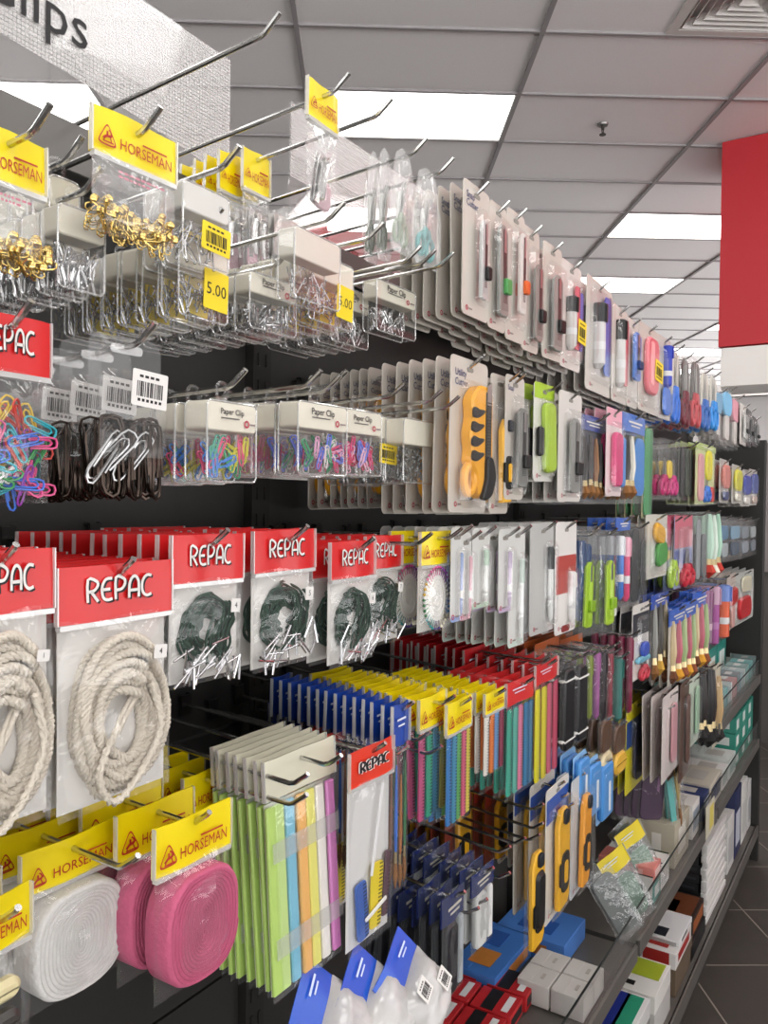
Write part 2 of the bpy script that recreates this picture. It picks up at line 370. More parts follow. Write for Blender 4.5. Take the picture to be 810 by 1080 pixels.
# header signs of perforated frosted plastic on the top rail
fm = clear('frosted_sign', .42, .05, .3, 0, hcol='#dedbd8')
nt = fm.node_tree; N = nt.nodes.new; L = nt.links.new     # a fine square dot print on the clear sheet
tc = N('ShaderNodeTexCoord'); mp = N('ShaderNodeMapping'); mp.inputs['Scale'].default_value = (215, 215, 215); fr = N('ShaderNodeVectorMath'); fr.operation = 'FRACTION'; L(tc.outputs['Object'], mp.inputs[0]); L(mp.outputs[0], fr.inputs[0])
sx = N('ShaderNodeSeparateXYZ'); L(fr.outputs[0], sx.inputs[0])
g1 = N('ShaderNodeMath'); g1.operation = 'GREATER_THAN'; g1.inputs[1].default_value = .3; L(sx.outputs[0], g1.inputs[0]); g2 = N('ShaderNodeMath'); g2.operation = 'GREATER_THAN'; g2.inputs[1].default_value = .3; L(sx.outputs[2], g2.inputs[0])
ml = N('ShaderNodeMath'); ml.operation = 'MULTIPLY'; L(g1.outputs[0], ml.inputs[0]); L(g2.outputs[0], ml.inputs[1])
mr = N('ShaderNodeMapRange'); mr.inputs['To Min'].default_value = .02; mr.inputs['To Max'].default_value = .34; L(ml.outputs[0], mr.inputs['Value'])
mixs = [n for n in nt.nodes if n.type == 'MIX_SHADER']
for n in mixs:
    if not n.inputs['Fac'].is_linked: L(mr.outputs[0], n.inputs['Fac'])
def sign(u0, u1, label, txt=None, tu=0):
    t = thing('header_sign', label, 'sign', ((u0+u1)/2, -.01, TOPZ+.02), 'header signs on the top rail'); w = u1-u0
    b = MB(); b.prism(rrect(w, .205, .006, 0, .105), -.0012, .0012); b.build('clear_sheet', ACRY, t)
    pts = [(-w/2+.001, .095), (-w*.15, .092), (w*.25, .074), (w/2-.001, .045), (w/2-.001, .205), (-w/2+.001, .205)]
    b = MB(); b.prism([(p.x, p.y) for p in spline([(a, c, 0) for a, c in pts[:4]], 5)]+pts[4:], -.0022, -.0014); b.build('dotted_print', fm, t)
    b = MB(); b.prism([(-w/2+.002, .128), (w*.38, .104), (w*.42, .20), (-w/2+.002, .20)], -.0032, -.0024); b.build('white_band', clear('white_print', .15, .05, .3, 0, hcol='#dddad8'), t)
    if txt: lettering(txt, INK, .066, tu-(u0+u1)/2, -.004, .128, t, align='RIGHT', bold=.001)
sign(-.19, .81, 'frosted hanging sign with black lettering ending in ips', 'Paper Clips', .583)
sign(.937, 1.93, 'second frosted dotted sign with no lettering, behind the clipper bag')
# ------------------------------------------------------------------ small goods; every item is a part (with sub-parts) of its pack, in x (right), y (away from the viewer), z (up)
def C(h, rough=.35): return mat(h, rough)
def at(x, y, z, rot=0): return Matrix.Translation((x, y, z)) @ Matrix.Rotation(R(rot), 4, 'Y')
def place(o, x, y, z, rot=0): o.location = (x, y, z); o.rotation_euler = (0, R(rot), 0); return o
_P = {}
def proto(key, fn):                              # share mesh data between equal pieces
    if key not in _P: _P[key] = fn()
    return _P[key]
def it_knife(par, x, z, w, h, c='#8f8f8d', slider='#1b1b1b', y=0, rot=0, slot='#2a2a2a'):
    b = MB(); b.prism([(-w/2, -h/2+.004), (-w*.3, -h/2), (w*.3, -h/2), (w/2, -h/2+.004), (w/2, h*.42), (w*.15, h/2), (-w*.15, h/2), (-w/2, h*.42)], -.006, .0, .0014)
    for k in range(9): b.box((w*.02, -.0064, -h*.42+k*h*.022), (w*.86, .001, h*.009))
    o = place(b.build('cutter', C(c), par), x, y, z, rot)
    b = MB(); b.prism(rrect(w*.34, h*.8, .001, w*.08, h*.05), -.0068, -.0058); b.build('channel', C(slot), o)
    b = MB(); b.prism([(-w*.05, h*.2), (w*.2, h*.2), (w*.2, h*.47), (-w*.05, h*.44)], -.0072, -.0062); b.build('blade', STEEL, o)
    b = MB(); b.prism(rrect(w*.6, h*.17, .0025, w*.16, -h*.17), -.0125, -.006, .0012)
    for k in range(5): b.box((w*.16, -.0128, -h*.22+k*h*.025), (w*.5, .001, h*.008))
    b.build('slider', C(slider), o); return o
def it_pen(par, x, z, w, h, c='#2b50b8', cap='#161616', y=0, rot=0, capf=.3, bar='#d9d9d9'):
    w *= .66; r = w/2; b = MB(); b.tube([(0, 0, -h/2), (0, 0, -h/2+.008), (0, 0, h/2-h*capf)], [r*.35, r*.92, r*.92], 12); o = place(b.build('pen_barrel', C(c), par), x, y, z, rot)
    b = MB(); b.tube([(0, 0, h/2-h*capf), (0, 0, h/2-.002), (0, 0, h/2)], [r, r, r*.8], 12); b.box((0, -r*1.05, h/2-h*capf*.55), (r*.5, r*.25, h*capf*.9)); b.build('cap', C(cap), o)
    b = MB(); b.tube([(0, 0, -h*.22), (0, 0, -h*.1)], [r*.95, r*.95], 12); b.build('grip_band', C(bar), o); return o
def it_ruler(par, x, z, w, h, c='#1f7fc4', y=0, rot=0, name='ruler', side=1):
    b = MB(); b.prism(rrect(w, h, w*.25), -.0012, .0012, .0003); o = place(b.build(name, mat(c, .3, 0, .4), par), x, y, z, rot)
    b = MB()
    for k in range(int(h/.0042)): b.box((side*w*.3, -.0014, -h*.46+k*.0042), (w*.3, .0004, .0016))
    b.build('graduations', mat(dark(c), .5), o); return o
def dark(h, f=.45):
    h = h.lstrip('#'); return '#%02x%02x%02x' % tuple(int(int(h[i:i+2], 16)*f) for i in (0, 2, 4))
def it_strip(par, x, z, w, h, c, y=0, rot=0, name='strip', d=.004, r=None):
    b = MB(); b.prism(rrect(w, h, w*.3 if r is None else r), -d/2, d/2, min(d*.3, w*.15)); return place(b.build(name, C(c), par), x, y, z, rot)
def it_brush(par, x, z, w, h, c='#caa05a', y=0, rot=0, bristle='#8a5a2a', wide=0):
    w *= .8; r = w/2; b = MB(); b.tube([(0, 0, h/2), (0, 0, h*.35), (0, 0, 0), (0, 0, -h*.2)], [r*.35, r*.6, r*.9, r*.6], 8); o = place(b.build('brush_handle', C(c), par), x, y, z, rot)
    b = MB(); b.tube([(0, 0, -h*.2), (0, 0, -h*.29)], [r*.62, r*.74], 8); b.build('ferrule', mat('#c9b58a', .3, 1), o)
    b = MB(); b.tube([(0, 0, -h*.29), (0, 0, -h*.4), (0, 0, -h*.5)], [r*.74, r*(1.3+wide), r*.2], 8); b.build('bristles', mat(bristle, .8, 0, 0, '', .5, 300), o); return o
def it_scissors(par, x, z, w, h, c='#b2232b', y=0, rot=0, inner='#2a2a2a'):
    o = None
    for s in (-1, 1):
        b = MB(); b.prism([(s*w*.03-.001, h*.5), (s*w*.14-.004*0, h*.1), (s*w*.12, -h*.05), (-s*w*.1, -h*.06), (-s*w*.08, h*.05)][::(-1 if s > 0 else 1)], -.0015*s-.001, -.0015*s+.0008)
        if o is None: o = place(b.build('scissor_blade', STEEL, par), x, y, z, rot)
        else: b.build('scissor_blade', STEEL, o)
        cx, cz = -s*w*.27, -h*.3
        pts = [(cx+w*.2*math.cos(t*math.pi/8)*(1), 0, cz+h*.17*math.sin(t*math.pi/8)) for t in range(16)]
        b = MB(); b.tube(pts, w*.075, 8, True); b.tube([(-s*w*.05, 0, 0), (-s*w*.14, 0, -h*.1), (-s*w*.17, 0, -h*.17)], [w*.1, w*.1, w*.075], 8); b.build('handle', C(c), o)
    b = MB(); b.cyl((0, -.003, 0), (0, .003, 0), w*.05, w*.05, 10); b.build('rivet', CHROME, o); return o
def it_clipper(par, x, z, w, h, y=0, rot=0):
    b = MB(); b.prism([(-w*.35, -h/2), (w*.35, -h/2), (w*.5, h*.3), (w*.3, h/2), (-w*.3, h/2), (-w*.5, h*.3)], 0, .0012, .0003); b.prism([(-w*.35, -h/2), (w*.35, -h/2), (w*.5, h*.3), (w*.42, h/2), (-w*.42, h/2), (-w*.5, h*.3)], .0045, .0057, .0003)
    o = place(b.build('clipper', CHROME, par), x, y, z, rot)
    b = MB(); b.tube([(0, -.001, h*.33), (0, -.006, h*.2), (0, -.004, -h*.2), (0, -.007, -h*.48)], [w*.28, w*.36, w*.34, w*.2], 8); b.build('lever', CHROME, o)
    b = MB(); b.cyl((0, -.008, h*.34), (0, .006, h*.34), w*.16, w*.16, 10); b.build('pin', CHROME, o); return o
def it_sponge(par, x, z, w, h, c='#7fb2d6', y=0, rot=0, stick='#d6cfc8'):
    b = MB(); b.prism(rrect(w, h*.48, w*.48, 0, h*.26), -.006, .006, .003); o = place(b.build('sponge', mat(c, .8, 0, 0, '', .3, 200), par), x, y, z, rot)
    b = MB(); b.prism(rrect(w*.5, h*.5, w*.1, 0, -h*.22), -.004, .004, .001); b.build('grip', C(stick), o); return o
def it_utility(par, x, z, w, h, y=0, rot=0):      # large yellow snap-off cutter with black tiger grips and a hanging loop
    yb = C('#f0a81c', .35); K = C('#1a1a1a')
    ol = spline([(.10*w, h*.5, 0), (-.14*w, h*.47, 0), (-.34*w, h*.36, 0), (-.30*w, h*.22, 0), (-.38*w, h*.08, 0), (-.32*w, -h*.06, 0), (-.34*w, -h*.16, 0), (-.12*w, -h*.26, 0), (.02*w, -h*.44, 0), (.3*w, -h*.42, 0), (.46*w, -h*.2, 0), (.44*w, h*.2, 0), (.40*w, h*.46, 0)], 4, True)
    b = MB(); b.prism([(p.x, p.y) for p in ol], -.012, .006, .003); o = place(b.build('utility_cutter', yb, par), x, y, z, rot)
    b = MB(); b.tube([(-.26*w+.17*w*math.cos(t*math.pi/10), -.004, -h*.30+h*.115*math.sin(t*math.pi/10)) for t in range(20)], .0058, 8, True); b.build('hanging_loop', yb, o)
    for k, (gx, gz) in enumerate(((-.02, .26), (-.05, .14), (-.04, .02), (-.03, -.10))):
        b = MB(); b.prism([(p.x, p.y) for p in spline([(w*(gx-.31), h*(gz-.035), 0), (w*(gx-.14), h*(gz-.045), 0), (w*(gx+.08), h*(gz+.0), 0), (w*(gx+.10), h*(gz+.03), 0), (w*(gx-.08), h*(gz+.03), 0), (w*(gx-.28), h*(gz+.04), 0)], 4, True)], -.0138, -.010, .0008); b.build('grip_inlay', K, o)
    b = MB(); b.prism(rrect(w*.2, h*.78, .002, w*.24, h*.06), -.0135, -.0115); b.build('channel', C('#1c1c1c'), o)
    b = MB()
    for k in range(24): b.box((w*.24, -.0138, h*(-.24+.026*k)), (w*.16, .001, h*.011))
    b.build('rack', C('#4c473c'), o)
    b = MB(); b.prism([(w*.16, h*.34), (w*.31, h*.34), (w*.31, h*.54), (w*.16, h*.5)], -.0142, -.013); b.build('blade', STEEL, o)
    b = MB(); b.prism([(p.x, p.y) for p in spline([(-.02*w, -h*.46, 0), (.3*w, -h*.44, 0), (.46*w, -h*.28, 0), (.4*w, -h*.16, 0), (.30*w, -h*.1, 0), (.14*w, -h*.12, 0), (.12*w, -h*.3, 0)], 4, True)], -.018, -.010, .002); b.build('slider', K, o); return o
def it_yellowknife(par, x, z, w, h, y=0, rot=0, c='#f2b51d'):
    b = MB(); b.prism([(-w*.4, -h/2), (w*.3, -h/2), (w/2, -h*.42), (w*.5, h*.36), (w*.22, h*.5), (-w*.22, h*.5), (-w*.5, h*.36)], -.008, .002, .0025); o = place(b.build('cutter', C(c), par), x, y, z, rot)
    b = MB(); b.prism(rrect(w*.62, h*.4, w*.2, w*.02, -h*.14), -.0102, -.008); b.prism(rrect(w*.2, h*.24, w*.1, -w*.36, -h*.14), -.0106, -.008); b.build('grip', C('#191919'), o)
    b = MB(); b.prism(rrect(w*.3, h*.22, w*.1, w*.02, -h*.14), -.0116, -.0100, .0004); b.build('inlay', C(c), o)
    b = MB(); b.prism(rrect(w*.36, h*.14, w*.1, 0, h*.42), -.013, -.007, .001); b.build('slider', C('#20242c'), o)
    return o
ITEMS = dict(knife=it_knife, pen=it_pen, ruler=it_ruler, strip=it_strip, brush=it_brush, scissors=it_scissors, clipper=it_clipper, sponge=it_sponge, utility=it_utility, yknife=it_yellowknife)
def add_items(par, items, w, z0, h, y=0):         # items given as (kind, x fraction, z fraction from the top, width fraction, height fraction, options)
    for q in items:
        kind, fx, fz, fw, fh = q[:5]; opt = q[5] if len(q) > 5 else {}
        ITEMS[kind](par, fx*w, z0-fz*h, fw*w, fh*h, y=y+opt.get('dy', 0), **{k: v for k, v in opt.items() if k != 'dy'})

# paper clips and pins
def clip_pts(s=1.0, round_=True):
    L, W = .028*s, .0075*s
    p = [(-W*.28, -L*.25), (-W*.28, L*.22), (-W*.24, L*.3), (0, L*.36), (W*.24, L*.3), (W*.28, L*.22), (W*.28, -L*.36), (W*.2, -L*.46), (-W*.05, -L*.5), (-W*.36, -L*.45), (-W*.5, -L*.34), (-W*.5, L*.36), (-W*.38, L*.47), (0, L*.5), (W*.38, L*.47), (W*.5, L*.36), (W*.5, -L*.2)]
    return [(a, 0, c) for a, c in p]
def clip_mesh(h, s=1.0):
    m = mat(h, .3, 1) if h in ('#b8b8b8', '#c9a84a', '#4a403a', '#d9d9d9') else mat(h, .3, 0, .3)
    def f(): b = MB(); b.tube(clip_pts(s), .0008*max(s*.8, 1), 5); return b.mesh('paper_clip', m, 60)
    return proto(('clip', h, s), f)
CC = ['#2f8f4a', '#3b6fd0', '#d84b86', '#d7b52c', '#e7e7e7', '#9a3fae', '#35a7b5', '#c93a2f']
def jumble(n, w, d, h, s=1.0, kind='clip', seed=1):
    rr = random.Random(seed); b = MB()
    for k in range(n):
        hz = max(.002, h/2-(.0148*s if kind == 'clip' else .0140*s if kind == 'pin' else .003)); M = Matrix.Translation((rr.uniform(-w, w)*.40, rr.uniform(-d, d)*.30, rr.uniform(-hz, hz)-.001)) @ Matrix.Rotation(rr.gauss(0, .25), 4, 'X') @ Matrix.Rotation(rr.gauss(0, .6) + (rr.choice((0, math.pi))), 4, 'Y') @ Matrix.Rotation(rr.uniform(-1.3, 1.3), 4, 'Z')
        if kind == 'clip': b.tube(clip_pts(s), .0008, 4, M=M)
        elif kind == 'pin': b.tube([(0, 0, -.013*s), (0, 0, .012*s)], .0007, 4, M=M); b.add(*ballvf(.0016, .013*s), M)
        elif kind == 'bead': b.add(*ballvf(.0022, 0), M)
    return b
def ballvf(r, z):
    b = MB(); b.ball((0, 0, z), r, 6); return b.v, b.f
def safety_pin_mesh():
    def f():
        b = MB(); L = .0225
        b.tube([(-.003, 0, L*.42), (-.003, 0, -L*.36), (-.002, 0, -L*.48), (.001, 0, -L*.5), (.0025, 0, -L*.42), (0, .001, -L*.36), (.0024, 0, -L*.3), (.0028, 0, L*.38)], .0006, 5)
        b.prism(rrect(.0062, .0052, .0024, 0, L*.44), -.0012, .0012, .0005); return b.mesh('safety_pin', mat('#dcc27a', .25, 1), 50)
    return proto('spin', f)

# ------------------------------------------------------------------ wrapping pieces
def film_mesh(w, h, bulge, seed, m=None, nx=9, nz=14, shape=None):
    b = MB(); vs = []; fs = []
    for side in (-1, 1):
        for j in range(nz+1):
            for i in range(nx+1):
                fx = i/nx*2-1; fz = j/nz
                ww = shape(fz) if shape else 1
                pr = (1-abs(fx)**3)*(1-abs(fz*2-1)**5)
                n = noise.noise(Vector((fx*2.2+seed*3.1, fz*5, side*9+seed)))*.35+noise.noise(Vector((fx*6+seed, fz*13, side*5)))*.14
                edge = noise.noise(Vector((seed*1.7, fz*6, fx)))*.0012*abs(fx)
                vs.append((fx*w/2*ww+edge, side*(bulge*pr*(1+n)+.0004), -fz*h))
    q = (nx+1)*(nz+1)
    for s in (0, 1):
        for j in range(nz):
            for i in range(nx):
                a = s*q+j*(nx+1)+i; f = (a, a+nx+1, a+nx+2, a+1); fs.append(f if s == 0 else f[::-1])
    b.add(vs, fs); return b.mesh('film_pouch', m or FILM, 80)
def header_mesh(w, h, m, bend=.002, seed=0):
    b = MB(); n = 8; vs = []; fs = []
    for s in (-1, 1):
        for j in (0, 1, 2):
            for i in range(n+1):
                fx = i/n*2-1; yy = bend*(fx*fx-.3)+.0012*math.sin(fx*4+seed)
                vs.append((fx*w/2, yy+s*(.0012 if j else .0007), -h*j/2))
    q = 3*(n+1)
    for j in (0, 1):
        for i in range(n):
            a = j*(n+1)+i; fs.append((a, a+n+1, a+n+2, a+1)); a += q; fs.append((a, a+1, a+n+2, a+n+1))
    for i in range(n): fs.append((i, i+1, q+i+1, q+i)); a = 2*(n+1)+i; fs.append((a, q+a, q+a+1, a+1))
    for j in (0, 1):
        a = j*(n+1); fs.append((a, q+a, q+a+n+1, a+n+1)); a += n; fs.append((a, a+n+1, q+a+n+1, q+a))
    b.add(vs, fs); return b.mesh('header_card', m, 40)
def horse_logo(par, x, y, z, s, m=HRED):          # a rounded triangle with a rider inside
    def f():
        b = MB(); tri = [(p.x, p.y) for p in spline([(-.5, -.38, 0), (0, -.46, 0), (.5, -.38, 0), (.3, .12, 0), (0, .55, 0), (-.3, .12, 0)], 4, True)]
        n = len(tri)
        for i in range(n):
            a, c = tri[i], tri[(i+1) % n]; b.add([(a[0], 0, a[1]), (c[0], 0, c[1]), (c[0]*.84, 0, c[1]*.84), (a[0]*.84, 0, a[1]*.84)], [(0, 1, 2, 3)])
        b.ribbon([(-.28, -.2), (-.1, -.05), (.12, -.02), (.25, .08)], .13, -.001); b.ribbon([(.2, .05), (.12, .2), (.02, .28)], .08, -.001); b.ribbon([(-.2, -.12), (-.25, -.3)], .06, -.001); b.ribbon([(.1, -.02), (.2, -.3)], .06, -.001); b.ribbon([(-.05, 0), (-.05, .2)], .11, -.001); b.ribbon([(-.3, -.31), (.32, -.31)], .07, -.001)
        return b.mesh('logo', m)
    o = link('logo', proto(('horse', m.name), f), par); o.location = (x, y, z); o.scale = (s, 1, s); return o
LET = {'R': [[(0, 0), (0, 1), (.42, .92), (.5, .72), (.3, .5), (0, .46)], [(.16, .47), (.52, 0)]],
       'E': [[(.52, .98), (.2, .96), (.02, .7), (0, .4), (.08, .12), (.3, .02), (.54, .06)], [(.02, .5), (.42, .5)]],
       'P': [[(0, 0), (0, 1), (.42, .92), (.5, .7), (.32, .46), (0, .42)]],
       'A': [[(0, 0), (.02, .6), (.16, .92), (.34, .98), (.5, .8), (.54, .5), (.54, 0)], [(.0, .34), (.54, .34)]],
       'C': [[(.54, .94), (.28, .98), (.06, .78), (0, .48), (.06, .18), (.28, .02), (.54, .08)]]}
def repac_mesh(m):
    def f():
        b = MB(); x = 0
        for ch in 'REPAC':
            for st in LET[ch]: b.ribbon([(x+p[0], p[1]) for p in (st if len(st) < 4 else [(q.x, q.y) for q in spline([(a, c, 0) for a, c in st], 3)])], .135, 0)
            x += .72
        return b.mesh('lettering', m)
    return proto(('repac', m.name), f)
def repac_logo(par, x, y, z, w, h, front=True, cols=(WHITE, INK)):
    for k, m in enumerate(cols):
        o = link('lettering', repac_mesh(m), par); s = w/3.42; o.scale = (s, 1, h); o.location = (x-w/2+(.03*w if k else 0), y+(.0003 if k else 0), z-h/2-(.08*h if k else 0))
def barcode(par, x, y, z, w, h, ground, price=None, seed=1, rot=0, name='price_sticker'):
    b = MB(); b.prism(rrect(w, h, w*.04), -.0002, .0002); o = place(b.build(name, ground, par), x, y, z, rot)
    if price is None or price == 'both':
        rr = random.Random(seed); b = MB(); xx = -w*.36
        while xx < w*.36:
            bw = rr.choice((.012, .02, .03))*w; b.box((xx, -.0004, -h*.02), (bw, .0002, h*.42)); xx += bw+rr.choice((.014, .022, .034))*w
        for k in range(6): b.box((-w*.3+k*w*.12, -.0004, -h*.33), (w*.07, .0002, h*.08))
        for k in range(4): b.box((-w*.26+k*w*.15, -.0004, h*.33), (w*.1, .0002, h*.07))
        b.build('print', INK, o)
    elif price: lettering(price, INK, h*.6 if len(price) < 3 else h*.34, 0, -.0005, 0, o, w*.8 if len(price) > 2 else None)
    return o
def small_print(par, x, y, z, w, lines, m, lh=.003, seed=3):
    rr = random.Random(seed); b = MB()
    for k in range(lines):
        xx = -w/2
        while xx < w/2*(1 if k < lines-1 else .4):
            ww = rr.uniform(.002, .006)*max(.6, w/.05); b.box((xx+ww/2, 0, -k*lh), (ww, .0002, lh*.45)); xx += ww+.0012
    o = b.build('print', m, par); o.location = (x, y, z); return o
# ------------------------------------------------------------------ packs: an Empty at the hanging hole with its parts
ORD = ['second', 'third', 'fourth', 'fifth', 'sixth', 'seventh', 'eighth', 'ninth', 'tenth', 'eleventh', 'twelfth', 'thirteenth', 'fourteenth']
class Slot: pass
def measure(px, py, px2, py2, p):                 # photo box of the front pack: anchor column px with its top row py and bottom row py2, other side column px2
    u0, zt = on_plane(px, py, p); _, zb = on_plane(px, py2, p); u1 = u_at(px2, p, (zt+zb)/2)
    u0m = u_at(px, p, (zt+zb)/2)
    return (min(u0m, u1)+max(u0m, u1))/2, abs(u1-u0m), zt, zt-zb
HOOKS = []
def GRP(o): n = o.name.split('.')[0].replace('_', ' '); return (n[:-1]+'ies' if n.endswith('y') else n if n.endswith('s') else n+'s')+' hanging on the gondola'
def hook_at(u, y, z, label, tilt=2.0, tip=-.31, base=0.0, bend=.020, double=False, twist=0):
    t = thing('display_hook', label, 'display hook', (u, base, z+(y-base)*math.tan(R(tilt))), 'chrome display hooks')
    L = base-tip; tl = math.tan(R(tilt))
    def f():
        b = MB(); c = math.cos(R(40)); s = math.sin(R(40))
        pts = [(0, .012, 0), (0, -L+.03, (L-.03)*tl), (0, -L+.02, (L-.02)*tl), (0, -L+.014, (L-.014)*tl+.002), (0, -L, (L-.01)*tl+.012), (0, -L-.002, (L-.01)*tl+.014)]
        b.tube(pts, .0025, 8); return b.mesh('wire', CHROME)
    link('wire', proto(('wire', round(L, 3), tilt), f), t)
    def g():
        b = MB(); b.box((0, -.004, 0), (.016, .004, .026)); b.tube([(-.008, -.004, .012), (-.008, .012, .014), (-.008, .014, .004)], .002, 6); b.tube([(.008, -.004, .012), (.008, .012, .014), (.008, .014, .004)], .002, 6); return b.mesh('back_plate', mat('#2b2a29', .4, .5))
    link('back_plate', proto('plate', g), t); t.rotation_euler = (0, 0, R(twist)); HOOKS.append(t); return t
def stack(root, n, dy, desc, u, y, z, tilt, group, hook=True, yaw=None, jit=2.5, hole_drop=0, short=None, cat='pack', tip=-.31, hooklabel=None, seed=0, skip=(), lean=0, twist=0):
    """hang ROOT as the front pack, copies behind it, and the hook that carries them"""
    rr = random.Random(seed+int(u*1000)); group = group or GRP(root); tl = math.tan(R(tilt))
    root.location = (u, y, z); root.rotation_euler = (R(lean), R(rr.uniform(-.6, .6)), R(yaw if yaw is not None else rr.uniform(-2, 2)))
    if group: root['group'] = group
    yy = y
    for k in range(n):
        yy += dy*rr.uniform(.85, 1.15)
        if yy > -.022: break
        c = clone(root); c.location = (u+rr.uniform(-.0015, .0015), yy, z-(yy-y)*tl)
        c.rotation_euler = (R(lean+rr.uniform(-jit, jit)*.5), R(rr.uniform(-1, 1)), R(rr.uniform(-jit, jit)+(yaw or 0)))
        c['label'] = '%s pack back on the hook of the %s' % (ORD[k] if k < len(ORD) else 'last', short or desc)
    if tip == 'short': tip = y-.03
    if hook: hook_at(u, y, z+.0025, hooklabel or 'chrome hook carrying the %s' % (short or desc), tilt, tip, twist=twist)
    return root

def pack_header(desc, w, h, hf=.25, col='#f0d800', logo='horseman', content=None, bulge=.006, seed=1, film=None, back=None, name='header_bag', cat='pack', group=None, hole=.012, logo_x=0, logo_w=.8):
    t = thing(name, desc, cat, group=group); hm = mat(col, .36, 0, .18); hh = h*hf
    fo = link('film_pouch', film_mesh(w*.98, h-hh+.004, bulge, seed, film), t); fo.location = (0, 0, hole-hh+.003)
    ho = link('header_card', header_mesh(w, hh, hm, .002, seed), t); ho.location = (0, 0, hole)
    yf = -.0034
    if logo == 'horseman':
        s = min(hh*.42, w*.2); horse_logo(ho, -w*.36+logo_x*w, yf, -hh*.62, s*1.05)
        lettering('HORSEMAN', HRED, .02, w*.10+logo_x*w, yf, -hh*.68, ho, w*.62, 0, stretch=hh*.24/.0145)
        b = MB(); b.box((w*.2, yf, -hh*.48), (w*.3, .0002, hh*.035)); b.build('print', HRED, ho)
    elif logo == 'repac': repac_logo(ho, logo_x*w, yf, -hh*.44, w*.56, hh*.4)
    elif logo == 'repac_dark': [repac_logo(ho, ox*w, yf+oy, -hh*(.5+oz), w*.62, hh*.28, True, (cm,)) for ox, oy, oz, cm in ((-.012, -.0003, 0, INK), (.014, -.0003, 0, INK), (-.03, 0, -.02, mat('#f4e9e4', .5)), (.03, 0, .03, mat('#f4e9e4', .5)))]
    elif logo == 'blue':
        b = MB(); b.box((-w*.1, yf, -hh*.35), (w*.5, .0002, hh*.05)); b.box((-w*.1, yf, -hh*.5), (w*.36, .0002, hh*.04)); b.build('print', mat('#dfe6f5', .5), ho)
    if logo in ('horseman', 'repac', 'repac_dark'):  # white seam under the header
        b = MB(); b.box((0, 0, hole-hh-.0018), (w*.985, .0052, .0036)); b.build('heat_seam', clear('seam_film', .55, .1, .2, 0), t)
    for s in (-1, 1): b = MB(); b.box((s*(w/2+.0004), 0, -hh/2), (.0011, .0042, hh)); b.build('clear_edge', clear('seam_film', .55, .1, .2, 0), ho)
    if back: 
        b = MB(); b.box((0, .0045, 0), (w*.94, .0008, (h-hh)*.96)); o = b.build('backing_card', mat(back, .6), t); o.location = (0, 0, hole-hh-(h-hh)/2)
    if content: content(t, w, h-hh, hole-hh)
    return t

# contents for header bags: (parent, width, height of the pouch, z of the pouch top)
def c_pins(n, seed):
    def f(t, w, h, z0):
        rr = random.Random(seed); me = safety_pin_mesh()
        for k in range(n):
            o = link('safety_pin', me, t); fx = rr.uniform(-.42, .42)
            top = .25-.08*abs(fx)+.08*math.sin(fx*9+seed)
            o.location = (fx*w, rr.uniform(-.0055, .004), z0-h*(1-rr.uniform(.07, top)))
            o.rotation_euler = (rr.uniform(-.3, .3), rr.uniform(-1.9, 1.9), rr.uniform(-.6, .6))
        small_print(t, -.0*w, -.0055, z0-h*.18, w*.5, 2, mat('#d66a86', .5), .0035, seed)
    return f
def c_rope(seed, sticker):
    def f(t, w, h, z0):
        rr = random.Random(seed); path = []; loops = 17; cz = z0-h*.54
        W, H = w*.455, h*.445
        for k in range(loops*22):
            a = 2*math.pi*k/22+.9; lp = k/22
            s = .50+.50*((lp*.61) % 1) if lp > 0 else .5
            q0 = int(lp); s0, s1 = [.34+.66*((j*.382+.2) % 1) for j in (q0, q0+1)]; f = lp-q0; s = s0+(s1-s0)*f*f*(3-2*f)
            x = W*s*math.cos(a)*(1+.06*math.sin(3*a+lp)) - .10*W*(1-s)*math.sin(a); zz = H*s*math.sin(a)*(1+.05*math.cos(2*a+lp*1.3))
            x = max(-W, min(W, x+ (1-s)*.10*W)); y = (-.0075+.0045*((lp*2) % 4) if True else 0)+.0025*math.sin(a*1.5+lp)
            path.append((x, max(-.0085, min(.010, y)), cz+zz))
        # a free end looped over the front
        for q in ((-.1, -.011, -.05), (-.25, -.0125, -.25), (-.12, -.0125, -.42), (.12, -.0125, -.30), (.30, -.0125, -.08), (.22, -.011, .16)): path.append((q[0]*w, q[1], cz+q[2]*h))
        P = spline(path, 5); b = MB(); dist = 0; strands = [[], [], []]
        for i, p in enumerate(P):
            if i: dist += (p-P[i-1]).length
            t_ = (P[min(i+1, len(P)-1)]-P[max(i-1, 0)]).normalized(); nrm = Vector((0, -1, 0)); nrm = (nrm-t_*nrm.dot(t_)).normalized(); bi = t_.cross(nrm)
            for k in range(3):
                a = dist/.0125*2*math.pi+k*2.094; strands[k].append(p+(nrm*math.cos(a)+bi*math.sin(a))*.0019)
        for s in strands: b.tube(s, .0019, 5)
        b.build('cotton_rope', mat('#d9d0c1', .9, 0, 0, 'mottle', .5, 500), t, 80)
        o = barcode(t, w*.27, -.0150, z0-h*.2, w*.12, w*.1, WHITE, sticker, 1, 6, 'number_sticker')
    return f
